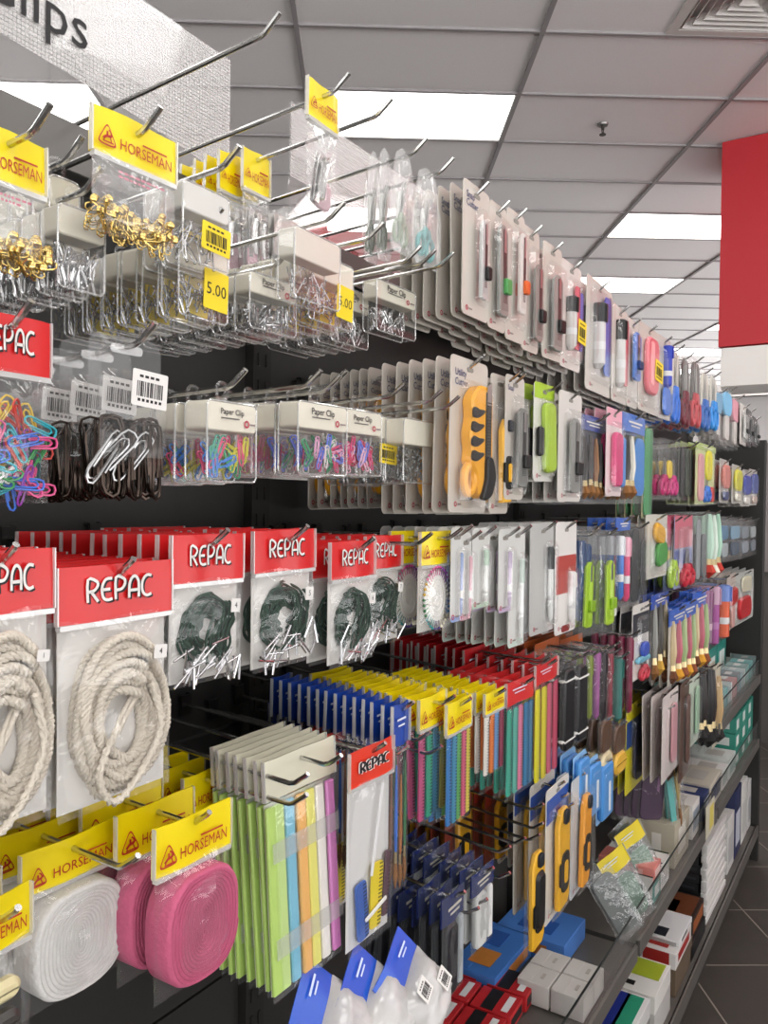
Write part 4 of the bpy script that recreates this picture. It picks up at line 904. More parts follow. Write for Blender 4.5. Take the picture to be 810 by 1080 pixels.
bigclips(t, w, h, 4); barcode(t, w*.13, -.0172, .010-h*.40, w*.50, h*.27, WHITE, 'both', 9, 4, 'barcode_sticker')
stack(t, 3, .034, 'x', u, -.28, zt-.010, 3, None, short='bronze clip blister')
cols = [['#3a9a6a', '#c9c23a', '#3f7fd0', '#d8507a', '#4aa08a'], ['#d8507a', '#e0a0b4', '#c83a5a', '#d9c94a'], ['#d8508a', '#c8a82a', '#e8c8d0', '#7a6fd0'], ['#c83a6a', '#3a9a6a', '#5f6fd0', '#e0d4d4', '#d8a0c0'], ['#d8407a', '#6f7fd8', '#c93a5a', '#e8b4c8']]
BX('paper clip box, cream label, foremost', (260, 429, 205, 510), .495, 2, .03, tilt=2, inner='clip', colours=cols[0], seed=14, d=.026, label='front box of coloured paper clips below bare wire tips')
BX('pink clip box behind foremost clip box', (282, 431, 240, 503), .56, 2, .03, tilt=2, inner='clip', colours=cols[1], seed=15, d=.024)
BX('clip box with dark cream side', (304, 430, 268, 500), .565, 2, .03, tilt=2, inner='clip', colours=cols[2], seed=16, d=.024)
BX('multicolour clip box left of pink one', (356, 431, 303, 503), .50, 2, .03, tilt=2, inner='clip', colours=cols[3], seed=17, d=.026)
BX('pink and lilac clip box', (394, 437, 353, 503), .535, 2, .03, tilt=2, inner='clip', colours=cols[4], seed=18, d=.024)
BX('grey bead box with yellow barcode', (413, 442, 384, 504), .56, 3, .026, tilt=2, inner='bead', seed=19, text=None, sticker=(.1, .62, .62, .32))
BX('bead pin box at end of row', (453, 447, 416, 511), .535, 3, .03, tilt=2, inner='bead', seed=20, text=None, lf=.40, d=.028)

# --- rope and cord row
RP = dict(col='#d3191c', logo='repac', cat='bag', back='#d9d6d1')
HB('cotton rope bag at left edge', (55, 578, -64, 858), .485, 11, .0215, tilt=1, name='cotton_rope_bag', hf=.225, bulge=.014, seed=81, content=c_rope(3, '1'), label='red header cotton rope bag at the left edge', yaw=0, **RP)
HB('cotton rope bag with label 4', (59, 599, 179, 869), .485, 11, .0215, tilt=0, name='cotton_rope_bag', hf=.228, bulge=.014, seed=82, content=c_rope(5, '4'), label='red header cotton rope bag with label 4, whole in view', yaw=0, **RP)
HB('leftmost green cord bag', (180, 565, 255, 727), .49, 10, .021, tilt=1, name='cord_bag', hf=.32, bulge=.010, seed=83, content=c_cord(3, '4', 26), **RP)
HB('second green cord bag from left', (266, 560, 331, 710), .495, 10, .021, tilt=1, name='cord_bag', hf=.30, bulge=.010, seed=84, content=c_cord(4, '5'), **RP)
HB('third green cord bag from left', (347, 572, 395, 705), .495, 8, .023, tilt=1, name='cord_bag', hf=.30, bulge=.010, seed=85, content=c_cord(5, '6'), **RP)
HB('rightmost green cord bag, partly hidden', (384, 566, 424, 684), .535, 8, .021, tilt=1, name='cord_bag', hf=.30, bulge=.010, seed=86, content=c_cord(6, '7', 14), **RP)
HB('pearl pin wheel bag', (443, 561, 475, 670), .505, 1, .05, tilt=1, name='pin_wheel_bag', hf=.33, bulge=.006, seed=87, content=c_pinwheel, back='#c9c5bd', cat='bag', label='front pearl pin wheel bag with yellow header')
PC = [('#8fa3cf', '#a9b6dc', (476, 556, 487, 657), 'pale blue pen cutter card'), ('#d8a7b2', '#e0b8c2', (485, 562, 497, 655), 'pale pink pen cutter card'), ('#b9d0bd', '#e4e6e2', (498, 557, 516, 643), 'mint pen cutter card, first'), ('#bba9c4', '#cdbdd4', (526, 558, 539, 647), 'lilac pen cutter card'), ('#c3d2c8', '#e6e8e6', (537, 556, 553, 684), 'long mint pen cutter card')]
for i, (bc, kc, bx, d) in enumerate(PC):
    CD(d, bx, .49, [('pen', .08, .60, .2, .66, {'c': kc, 'cap': bc, 'bar': '#f0f0ee'})], 6, .019, tilt=1, name='pen_cutter_card', col='#d3d3cf', blister=(.56, .6, .6, .78), edge=bc, panel=[(bc, .94, .06)])
CD('grey printed pen cutter card', (559, 552, 585, 672), .49, [('pen', .18, .56, .14, .68, {'c': '#e8eae8', 'cap': '#2a2e30'})], 5, .02, tilt=1, name='pen_cutter_card', col='#b9b9b6', blister=(.66, .56, .46, .8))
CD('white and red ceramic cutter card', (586, 551, 607, 671), .485, [('pen', .14, .68, .22, .46, {'c': '#f0f0ee', 'cap': '#e8e6e4'})], 3, .022, tilt=1, name='pen_cutter_card', col='#e0dcd8', panel=[('#b0443c', .3, .34)], bottom_tab='#8a2a2a', blister=(.64, .68, .5, .56))
SL('deep blue grip cutter sleeve', (605, 560, 621, 668), .50, [('pen', -.1, .5, .34, .8, {'c': '#1f5fa8', 'cap': '#17467f', 'bar': '#1f5fa8'}), ('pen', .28, .54, .28, .8, {'c': '#1d5596', 'cap': '#17467f', 'bar': '#1d5596'})], 3, .02, tilt=1, name='cutter_pack', seed=91)
SL('lime green cutter sleeve, nearer one', (611, 556, 633, 674), .49, [('knife', -.15, .62, .34, .6, {'c': '#9cc22e', 'slider': '#86ad22', 'slot': '#b4d850', 'rot': 4})], 2, .02, tilt=1, name='cutter_pack', seed=92, film=GREY)
SL('lime green cutter sleeve, right one', (632, 560, 650, 672), .485, [('knife', 0, .6, .46, .62, {'c': '#a4c832', 'slider': '#8cb428', 'slot': '#c4e070'}), ('strip', .36, .78, .2, .16, {'c': '#e4e6e0', 'd': .008})], 2, .02, tilt=1, name='cutter_pack', seed=93, film=GREY)
SL('blue pink and white marker sleeve', (650, 546, 663, 643), .49, [('pen', -.2, .55, .3, .7, {'c': '#4a7ac8', 'cap': '#e4e6ea'}), ('pen', .22, .58, .34, .72, {'c': '#d8507a', 'cap': '#e8b0c0'})], 3, .02, tilt=1, top='#2f62c0', toph=.14, name='marker_pack', seed=94)
SL('long black craft blade sleeves', (663, 553, 683, 641), .49, [('strip', -.2, .5, .34, .9, {'c': '#26262a'}), ('strip', .25, .55, .24, .7, {'c': '#3a3c40'})], 4, .018, tilt=1, name='tool_pack', seed=95, film=GREY)
CD('yellow and green crinkle scissors blister', (682, 543, 702, 612), .49, [('strip', .0, .3, .44, .3, {'c': '#e0a82e', 'd': .012, 'rot': 14}), ('strip', .1, .62, .46, .38, {'c': '#3f9a3a', 'd': .012, 'rot': -10})], 3, .022, tilt=1, name='scissors_card', col='#c9c7bd', logo=False)
CD('kids scissors card with lime handle', (700, 546, 715, 625), .495, [('scissors', 0, .6, .6, .7, {'c': '#a6c83a'})], 3, .02, tilt=1, name='scissors_card', col='#3b4468', panel=[('#b8506a', 0, .4), ('#c8b040', .45, .12)], logo=False)
CD('kids scissors card with crimson handle', (711, 544, 730, 622), .485, [('scissors', .1, .72, .6, .5, {'c': '#c2283c'})], 3, .02, tilt=1, name='scissors_card', col='#8a93b4', panel=[('#c86a7a', 0, .45), ('#4a5a9a', .48, .2)], logo=False, yaw=0)
SL('grey compass sleeve by the brush bundle', (732, 540, 746, 620), .49, [('strip', -.2, .5, .25, .8, {'c': '#9aa0a2'}), ('strip', .2, .6, .3, .6, {'c': '#707678', 'd': .008})], 4, .02, tilt=1, name='tool_pack', seed=96)
SL('green and red paint brush bundle', (744, 540, 759, 613), .49, [('brush', -.28, .5, .2, .94, {'c': '#b8d8c4', 'bristle': '#c23a2c'}), ('brush', 0, .52, .2, .94, {'c': '#cfe0d2', 'bristle': '#e8e0d0'}), ('brush', .28, .5, .2, .94, {'c': '#a4ccb4', 'bristle': '#c23a2c'})], 3, .022, tilt=1, name='brush_set', seed=97)
for i, (x0, x1, d) in enumerate(((758, 770, 'clear blue hardware sleeve, first'), (769, 781, 'clear blue hardware sleeve, second'), (781, 790, 'clear grey hardware sleeve'), (790, 798, 'last clear hardware sleeve by end panel'))):
    SL(d, (x0, 545+i, x1, 596-i*3), .49, [('strip', 0, .35, .7, .3, {'c': ['#5a86a8', '#7aa0b8', '#7d8a92', '#a9b2b4'][i]}), ('strip', 0, .72, .6, .3, {'c': ['#a8b4b6', '#46586a', '#8b96a0', '#737e88'][i], 'd': .008})], 4, .02, tilt=1, name='hardware_pack', seed=101+i)
# --- bottom-left row: ribbon packs, sheet protectors, rulers
HB('yellow header pack at lower left edge', (33, 930, -62, 1110), .50, 3, .04, tilt=-1, name='elastic_bag', hf=.30, bulge=.010, seed=111, cat='bag', content=c_items([('strip', 0, .35, .7, .18, {'c': '#e6d9a8', 'd': .012}), ('strip', 0, .62, .7, .2, {'c': '#2e2c28', 'd': .012}), ('strip', 0, .84, .7, .16, {'c': '#d8caa0', 'd': .012})]))
HB('white ribbon roll bag', (21, 903, 123, 1078), .545, 4, .040, tilt=-1, name='ribbon_bag', hf=.265, bulge=.018, seed=112, cat='bag', content=c_ribbon('#e2e0dd'), yaw=0)
HB('pink ribbon roll bag', (162, 876, 242, 1062), .485, 4, .040, tilt=-1, name='ribbon_bag', hf=.285, bulge=.019, seed=113, cat='bag', content=c_ribbon('#c65e80'), yaw=0)
HB('yellow header bag behind the pink ribbons', (192, 822, 240, 975), .60, 3, .03, tilt=-1, name='ribbon_bag', hf=.28, bulge=.012, seed=114, cat='bag', content=c_ribbon('#b85a7c', .02), yaw=0)
def c_sheets(t, w, h, z0):
    cs = ['#b4d470', '#c2de8a', '#7cbfd8', '#f2b866', '#ebe676', '#f0ebe4', '#e590d2']
    xs = [-.44, -.33, -.19, -.03, .10, .24, .40]
    for x, c in zip(xs, cs):
        it_strip(t, x*w, z0-h*.5, w*.115, h*.94, c, name='plastic_spine', d=.005, r=.002)
    b = MB()
    for q in (.26, .74):
        b.box((0, -.0052, z0-h*q), (w*.94, .0006, h*.10))
    b.build('clear_bands', clear('band_film', .2, .03, .1, 0), t)
B = measure(276, 806, 351, 1052, .52)
t = pack_header('front pack of coloured plastic binding spines, cream header', B[1], B[3], .17, '#d9d6c0', None, c_sheets, .007, 121, back='#dfe3d2', name='binding_spine_pack', cat='pack')
stack(t, 6, .0115, 'x', B[0], -.26, B[2]-.012, -3, None, short='coloured binding spine pack', jit=2, lean=-4.5)
hook_at(B[0]-.055, -.24, B[2]-.012, 'second chrome hook beside the coloured binding spines', -3)
HB('orange red header ruler bag', (368, 796, 413, 1012), .485, 0, tilt=-2, name='ruler_bag', back='#d5d4d2', col='#e03a22', logo='repac_dark', hf=.175, bulge=.007, seed=122, cat='bag', content=c_items([('ruler', -.2, .77, .24, .36, {'c': '#2a5ab0', 'rot': -6, 'name': 'ruler'}), ('ruler', .12, .73, .26, .40, {'c': '#e8d020', 'rot': 4}), ('ruler', .36, .70, .14, .40, {'c': '#5a3f4a', 'rot': 6}), ('strip', .1, .32, .05, .55, {'c': '#e8e8e8', 'rot': 12, 'd': .002, 'dy': -.002}), ('strip', .06, .8, .5, .025, {'c': '#f4f4f0', 'dy': -.004, 'rot': -14, 'd': .002})]), yaw=-1)
HB('second orange red header ruler bag', (326, 782, 372, 985), .575, 1, .03, tilt=-2, name='ruler_bag', back='#cfcbcc', col='#e03a22', logo='repac_dark', hf=.18, bulge=.007, seed=123, cat='bag', content=c_items([('ruler', .2, .74, .24, .4, {'c': '#e8d020'}), ('strip', -.2, .8, .3, .45, {'c': '#8a2a2a', 'd': .008})]))
blue_items = c_items([('brush', -.22, .55, .16, .84, {'c': '#3a6ac0'}), ('brush', .05, .6, .16, .78, {'c': '#a8683a'}), ('brush', .3, .55, .14, .84, {'c': '#3f7a50'})])
HB('blue header brush pack', (412, 746, 431, 945), .485, 13, .0135, tilt=-3, name='brush_pack', col='#163f9c', logo='blue', hf=.22, bulge=.005, seed=124, cat='pack', content=blue_items, label='foremost blue header brush pack beside the orange red ruler bag', yaw=2)
HB('rear blue header brush pack', (383, 768, 409, 925), .545, 11, .0135, tilt=-3, name='brush_pack', col='#163f9c', logo='blue', hf=.24, bulge=.005, seed=125, cat='pack', content=blue_items, label='blue header brush pack behind the orange red ruler bags', yaw=2)
HB('third blue header brush pack', (360, 772, 384, 905), .60, 9, .0135, tilt=-3, name='brush_pack', col='#163f9c', logo='blue', hf=.24, bulge=.005, seed=126, cat='pack', content=blue_items, label='blue header brush pack deepest behind the binding spines', yaw=2)
rl = lambda cs: c_items([('ruler', -.38+.76*i/(len(cs)-1), .5, .76/len(cs), .92, {'c': c, 'dy': -.001*(i % 2)}) for i, c in enumerate(cs)])
RS = dict(jit=7, cat='pack', name='ruler_set', hf=.245, bulge=.005)
HB('yellow header ruler set, teal and blue', (440, 739, 470, 872), .50, 12, .014, tilt=-4, seed=131, content=rl(['#b84a78', '#2f9a7a', '#2a6a8a', '#8a8a48']), **RS)
HB('yellow header ruler set, blue first', (469, 744, 497, 877), .485, 12, .014, tilt=-4, seed=132, content=rl(['#2a7ac0', '#3a8ab0', '#58a85a', '#d05a7a', '#d8c84a']), **RS)
HB('yellow header ruler set, white and orange', (510, 733, 531, 822), .485, 12, .013, tilt=-4, seed=133, content=rl(['#e8e4dc', '#e0782a', '#6a9ad0', '#8a2a4a']), **RS)
RR = dict(cat='pack', name='ruler_set', col='#d22a2c', logo='blue', bulge=.005)
HB('red header ruler set, teal pink blue', (534, 722, 562, 846), .49, 5, .02, tilt=-4, hf=.2, seed=134, content=rl(['#3aa890', '#58b0a0', '#e07a9c', '#2f7aa8', '#2a6a9a']), **RR)
HB('red header ruler set, yellow and pink', (563, 703, 588, 831), .485, 5, .02, tilt=-4, hf=.17, seed=135, content=rl(['#e8dc2a', '#e4d62a', '#d8607c', '#c84a68']), **RR)
HB('red header bags in the upper rear', (488, 686, 517, 775), .60, 8, .017, tilt=-2, hf=.38, seed=136, name='refill_bag', content=c_items([('strip', 0, .5, .6, .7, {'c': '#c8a2a2'})]), col='#c81f26', logo='blue', cat='bag', bulge=.005, label='foremost of the red header bags in the upper rear', hook=True)
HB('deeper red header bags, upper rear', (455, 684, 484, 770), .66, 5, .017, tilt=-2, hf=.38, seed=137, name='refill_bag', content=c_items([('strip', 0, .5, .6, .7, {'c': '#c8a2a2'})]), col='#c81f26', logo='blue', cat='bag', bulge=.005, label='foremost of the deeper red header bags')
CD('orange and brown blade card', (563, 680, 590, 730), .56, [('knife', 0, .6, .4, .6, {'c': '#6a4a2a'})], 6, .02, tilt=-2, name='blade_card', col='#8a4a2c', logo=False, panel=[('#c8622c', 0, .3)])
CD('orange card behind the black tubes', (590, 676, 614, 728), .57, [('knife', 0, .6, .4, .6, {'c': '#5a4a2a'})], 6, .02, tilt=-2, name='blade_card', col='#7a4428', logo=False, panel=[('#d06a30', 0, .3)])
SL('black square tube sleeve, white band', (590, 696, 606, 799), .49, [('strip', 0, .55, .62, .84, {'c': '#17171a', 'd': .012}), ('strip', 0, .24, .8, .03, {'c': '#e8e6e2', 'd': .014}), ('strip', 0, .86, .8, .03, {'c': '#e8e6e2', 'd': .014})], 3, .022, tilt=-2, name='tube_pack', seed=141)
SL('second black square tube sleeve', (605, 692, 619, 788), .485, [('strip', 0, .55, .62, .84, {'c': '#1d1d20', 'd': .012}), ('strip', 0, .26, .8, .03, {'c': '#e8e6e2', 'd': .014}), ('strip', 0, .86, .8, .03, {'c': '#e8e6e2', 'd': .014})], 3, .022, tilt=-2, name='tube_pack', seed=142)
for i, (x0, x1, y0, y1, c, d) in enumerate(((618, 626, 688, 762, '#7d8a3a', 'olive slim tube sleeve'), (625, 634, 684, 762, '#9a5a90', 'mauve slim tube sleeve'), (632, 641, 684, 764, '#2a2026', 'black slim tube sleeve'), (640, 647, 686, 764, '#8a3040', 'maroon slim tube sleeve'), (646, 658, 692, 766, '#2a6a62', 'teal slim tube sleeve'), (660, 668, 668, 756, '#7a2040', 'wine red tube sleeve'))):
    SL(d, (x0, y0, x1, y1), .49, [('pen', -.1, .52, .42, .9, {'c': c, 'cap': c, 'bar': c}), ('strip', .3, .5, .22, .86, {'c': '#c8c4c0', 'dy': .003})], 4, .02, tilt=-2, name='tube_pack', seed=151+i)
CD('white card with blue red toy', (667, 640, 684, 720), .49, [('strip', .1, .62, .4, .2, {'c': '#2f52c0', 'd': .01}), ('strip', 0, .74, .7, .08, {'c': '#7ac0d8', 'd': .01}), ('scissors', .1, .84, .5, .36, {'c': '#c83a4a'})], 3, .022, tilt=-1, name='toy_card', col='#dcd8d2', logo=False, panel=[('#33353c', .12, .3)])
bs = [('brush', -.3, .55, .16, .8, {'c': '#c9b48a', 'bristle': '#6a3a1c'}), ('brush', 0, .57, .18, .8, {'c': '#b85a6a', 'bristle': '#d89a2a'}), ('brush', .3, .6, .18, .8, {'c': '#9ab07a', 'bristle': '#8a4a2a'})]
for i, (bx, d, yw) in enumerate((((705, 645, 724, 728), 'blue header brush fan pack, nearest', 0), ((719, 637, 733, 722), 'blue header brush fan pack, middle', 0), ((731, 626, 746, 712), 'blue header brush fan pack, right', 0))):
    SL(d, bx, .485, bs, 2, .018, tilt=-1, top='#2f66d0', toph=.20, name='brush_set', seed=161+i, back='#c8c2b4')
SL('dark edge on brush packs under blue headers', (684, 629, 706, 722), .50, [('brush', -.3, .55, .14, .86, {'c': '#8a8a84'}), ('brush', 0, .55, .14, .86, {'c': '#3a342c', 'bristle': '#c89a3a'}), ('brush', .3, .55, .14, .86, {'c': '#a89a80'})], 5, .018, tilt=-1, top='#2450b8', toph=.16, name='brush_set', seed=165, back='#34302c', label='dark brush set with blue header left of the fan')
SL('glittery mauve pen sleeve', (739, 622, 749, 690), .49, [('pen', -.15, .5, .34, .92, {'c': '#b07a98', 'cap': '#9a6a8a', 'bar': '#c8a8b8'}), ('pen', .25, .5, .3, .86, {'c': '#8a6a80', 'cap': '#9a6a8a', 'bar': '#c8a8b8'})], 4, .022, tilt=-1, name='pen_pack', seed=171)
SL('purple glitter pen sleeve', (748, 618, 757, 686), .49, [('pen', 0, .5, .4, .92, {'c': '#a04a90', 'cap': '#c8a0b8', 'bar': '#b070a8'})], 4, .022, tilt=-1, name='pen_pack', seed=172)
SL('orange stick pack with blue tag', (757, 610, 766, 678), .49, [('pen', 0, .55, .5, .84, {'c': '#d8582c', 'cap': '#6a86c8'})], 3, .022, tilt=-1, name='pen_pack', seed=173)
CD('red tape dispenser card, left', (765, 608, 777, 668), .49, [('strip', 0, .4, .7, .3, {'c': '#c83434', 'd': .016}), ('strip', 0, .76, .3, .4, {'c': '#d8a29a', 'd': .008})], 3, .025, tilt=-1, name='tape_card', col='#c9beb4', logo=False)
CD('red tape dispenser card, right', (777, 606, 793, 661), .49, [('strip', -.1, .7, .62, .42, {'c': '#c2242c', 'd': .016}), ('strip', 0, .25, .5, .3, {'c': '#d8d2b8', 'd': .008})], 3, .025, tilt=-1, name='tape_card', col='#b8bcb8', logo=False)

# --- lowest hanging row
nav = lambda c, c2: [('strip', -.12, .62, .5, .68, {'c': c, 'd': .010}), ('strip', .28, .6, .2, .66, {'c': c2, 'd': .010})]
for i, (bx, p, n, c, c2, d) in enumerate((((465, 951, 489, 1062), .485, 2, '#26262c', '#aeb4b8', 'navy header black refill pack, front'), ((449, 955, 474, 1068), .53, 5, '#2a2a30', '#9aa0a4', 'navy header black refill pack, left'), ((497, 925, 519, 1010), .485, 5, '#d0d2d0', '#e6e6e4', 'navy header white refill pack'), ((424, 930, 448, 1040), .585, 4, '#2a2a2e', '#7a7e82', 'navy header refill pack, deepest left'), ((476, 915, 499, 1010), .545, 5, '#3a3a3e', '#b0b2b4', 'navy header refill pack, rear middle'))):
    t_ = SL(d, bx, p, nav(c, c2), n, .02, tilt=-6, top='#1c2a68', toph=.27, name='refill_pack', seed=181+i, film=GREY, twist=0) if False else SL(d, bx, p, nav(c, c2), n, .02, tilt=-6, top='#1c2a68', toph=.27, name='refill_pack', seed=181+i, film=GREY)
for px, py, d in ((537, 893, 'bare black chrome prong left of yellow cutters'), (553, 884, 'bare chrome prong touching the yellow cutters'), (572, 868, 'bare chrome prong behind the yellow cutters')): empty_hook(d, px, py, tilt=-6)
CD('white and blue cutter card, rear', (560, 846, 578, 925), .53, [('yknife', 0, .62, .6, .6)], 5, .022, tilt=-5, name='knife_card', col='#dcd9d2', panel=[('#2a4a90', .28, .3)])
CD('big yellow cutter with black grip', (574, 836, 600, 978), .48, [('yknife', .0, .56, .50, .74)], 2, .026, tilt=-5, name='knife_card', col='#d8d4cc', panel=[('#2f56a8', .08, .18)], blister=(.5, .55, .9, .84), d=.018)
CD('tall orange cutter right of yellow one', (601, 826, 622, 950), .475, [('yknife', .0, .55, .42, .76, {'rot': 5, 'c': '#f0a024'})], 1, .026, tilt=-5, name='knife_card', col='#c9cdd0', blister=(.5, .55, .9, .84), d=.018)
SL('black and yellow cutter hanging lowest', (553, 893, 574, 1012), .475, [('yknife', 0, .55, .62, .84, {'c': '#e8b02a'}), ('strip', 0, .55, .4, .5, {'c': '#1c1c1c', 'd': .02, 'dy': -.004})], 0, .02, tilt=-5, name='cutter_pack', seed=191)
CD('red and yellow blade card in dark rear', (470, 832, 496, 930), .62, [('yknife', 0, .6, .5, .7)], 4, .028, tilt=-4, name='knife_card', col='#8a3a2a', panel=[('#b83a2a', 0, .3)], logo=False)
CD('second red yellow blade card in rear', (512, 826, 536, 915), .60, [('yknife', 0, .6, .5, .7)], 4, .028, tilt=-4, name='knife_card', col='#8a3a2a', panel=[('#b83a2a', 0, .3)], logo=False)

# --- white bags with blue headers resting on the packs at the bottom
for i, (cx, cy, p, w, h, rot, d) in enumerate(((438, 1040, .44, .088, .092, 22, 'white bag with blue header and two barcodes on top'), (398, 1062, .455, .09, .10, 28, 'blue header white bag under the barcode bag'), (354, 1082, .47, .09, .11, 34, 'lowest blue header bag leaning at the bottom edge'))):
    u, z = on_plane(cx, cy, p)
    t = thing('pillow_bag', d, 'bag', (u, p-.78, z))
    hh = h*.34
    ho = link('header_card', header_mesh(w, hh, mat('#1f58c8', .3, 0, .5), .004, i), t); ho.location = (0, 0, h/2)
    b = MB(); b.box((w*.2, -.005, -hh*.35), (w*.26, .0003, hh*.07)); b.box((w*.2, -.005, -hh*.5), (w*.16, .0003, hh*.05)); b.build('print', mat('#cfe0f6', .5), ho)
    fo = link('film_pouch', film_mesh(w, h-hh, .02, 200+i, clear('white_bag_film', .82, .08, .2, .5, 30, hcol='#d2d0ce')), t); fo.location = (0, 0, h/2-hh)
    if i == 0:
        barcode(t, -w*.18, -.0235, h*.02, w*.26, h*.20, WHITE, 'both', 3, 0, 'barcode_sticker'); barcode(t, w*.2, -.0225, -h*.2, w*.24, h*.2, WHITE, 'both', 4, 0, 'barcode_sticker')
    M = Matrix.Rotation(R(-38), 4, 'X') @ Matrix.Rotation(R(-rot), 4, 'Y')
    t.rotation_euler = M.to_euler()
# --- boxes on the shelves
def carton(label, u, y, z, w, d, h, col, kind='carton', rot=0, panels=(), tuck=True, cat='box', group=None):
    t = thing(kind, label, cat, (u, y, z+.001), group); t.rotation_euler = (0, 0, R(rot))
    b = MB(); b.prism(rrect(w, d, .0015, 0, 0, 2), 0, h, .0008, Matrix.Rotation(R(90), 4, 'X')); b.build('carton_body', mat(col, .5, 0, .15), t)
    if tuck:
        b = MB(); b.box((0, d*.30, h+.0004), (w*.96, d*.38, .0008)); b.build('lid_flap', mat(col, .5, 0, .15), t)
    for (face, x, q, pw, ph, c) in panels:
        b = MB()
        if face == 'f': b.prism(rrect(w*pw, h*ph, .001, w*x, h*q), -d/2-.0005, -d/2)
        if face == 't': b.box((w*x, d*q, h+.0011), (w*pw, d*ph, .0006))
        if face == 's': b.box((-w/2-.0003, d*x, h*q), (.0006, d*pw, h*ph))
        if face == 'e': b.box((w/2+.0003, d*x, h*q), (.0006, d*pw, h*ph))
        b.build('printed_panel', mat(c, .45), t)
    return t
def on_shelf(px, py, z): return on_level(px, py, z)
def CP(label, px1, pytop, z, yf, wid, d, col, h=None, **kw):   # px1, pytop: top corner at the far end of the front face; the carton stands on level z
    u1, zt = on_plane(px1, pytop, yf+.78)
    return carton(label, u1-wid/2, yf+d/2, z, wid, d, h or max(.02, zt-z), col, **kw)
BD = .151
# red and black blade boxes in rows on the middle shelf
n = 0
for r in range(2):
    for c in range(3):
        u0, y0 = on_level(512, 1088, SZ)
        carton('red and black blade box, %s row, %s from the left' % (['front', 'back'][r], ['first', 'second', 'third', 'fourth'][c]), u0-.03+c*.078, y0-.0+r*.088, SZ, .072, .082, .032, '#c2262c', 'blade_box', rot=3, panels=(('t', 0, .1, .92, .3, '#1c1c1e'), ('t', 0, -.3, .7, .16, '#ececec'), ('f', 0, .5, .8, .5, '#1c1c1e'), ('s', 0, .5, .8, .5, '#1c1c1e')), tuck=False, group='red blade boxes on the middle shelf')
# four white boxes near the fence
u1, zt = on_plane(637, 1022, .485)
for r in range(2):
    for c in range(2):
        carton('white square chalk box, %s %s of four' % (['front', 'back'][r], ['left', 'right'][c]), u1-.030-(1-c)*.066, -.262+r*.07, SZ, .063, .066, zt-SZ, '#d6d2cc', 'chalk_box', rot=0, panels=(('t', 0, -.15, .3, .1, '#b9b3aa'),), group='white chalk boxes on the middle shelf')
carton('blue boxed set lying behind the white chalk boxes', u1-.06, -.075, SZ, .20, .10, .045, '#3f78c4', 'set_box', panels=(('t', -.2, 0, .3, .5, '#c8823a'), ('t', .2, .1, .3, .4, '#2a5aa8'), ('f', .1, .5, .5, .5, '#c8823a')))
carton('blue flat set beyond the white chalk boxes', u1+.10, -.12, SZ, .14, .16, .045, '#4a80cc', 'set_box', panels=(('t', -.1, 0, .4, .5, '#2a5aa8'), ('s', 0, .5, .5, .5, '#c87f38')))
# yellow header pouches leaning on the middle shelf behind the fence
for i, (px, py, p, r, d) in enumerate(((662, 925, .555, 24, 'green backed pouch with yellow header, uppermost leaning'), (645, 950, .545, 26, 'green backed pouch with yellow header, leaning lower'), (632, 972, .54, 28, 'grey pouch leaning lowest by the acrylic fence'), (652, 975, .58, 32, 'grey green pouch leaning second lowest by the fence'))):
    x, z = on_plane(px, py-20, p)
    t = pack_header(d, .085, .17, .26, '#e8d000', 'blue' if i < 2 else None, c_items([('strip', 0, .5, .7, .8, {'c': ['#7d9a86', '#6f8a78', '#6d7270', '#79857d'][i]})]), .008, 210+i, film=GREY, name='leaning_pouch', cat='pouch') if i < 2 else pack_sleeve(d, .075, .16, [('strip', 0, .5, .8, .85, {'c': ['', '', '#6d7270', '#79857d'][i]})], name='leaning_pouch', film=GREY, bulge=.007, seed=210+i, cat='pouch')
    t.location = (x, p-.78, max(z, SZ+.165)); t.rotation_euler = (R(-14), R(-r), R(-32))
# display tray of purple and teal packs
u1, zt = on_plane(712, 872, .49)
carton('beige cardboard display tray with two barcode labels', u1+.09, -.22, SZ, .18, .14, zt-SZ, '#b8b09c', 'display_tray', panels=(('s', -.15, .5, .18, .5, '#e6e2da'), ('s', .2, .5, .14, .5, '#8a8478'), ('f', 0, .5, .5, .6, '#dcd8cc')), tuck=False)
for i in range(4):
    t = pack_sleeve('%s purple booklet standing in the beige tray' % ['first', 'second', 'third', 'fourth'][i], .075, .26, [('strip', 0, .5, .86, .92, {'c': ['#4a2348', '#3c2040', '#3f1f40', '#46264a'][i], 'd': .004}), ('strip', .2, .4, .12, .5, {'c': '#8a5a86', 'd': .005})], name='booklet_pack', bulge=.004, seed=220+i, group='purple booklets in the beige tray', cat='booklet')
    t.location = (u1+.02+.004*i, -.165-.022*i, zt+.235); t.rotation_euler = (R(-3), R(5), R(-55))
for i in range(5):
    t = pack_sleeve('%s teal brush pack standing in the beige tray' % ['first', 'second', 'third', 'fourth', 'fifth'][i], .08, .26, [('strip', -.2, .5, .3, .85, {'c': '#58b0ac', 'd': .005}), ('brush', .2, .5, .12, .95, {'c': '#b89a50'})], name='teal_pack', bulge=.005, seed=230+i, group='teal packs in the beige tray', cat='pack')
    t.location = (u1+.04+.026*i, -.255+.012*(i % 2), zt+.215); t.rotation_euler = (R(-6), R(-6+3*i), R(-20))
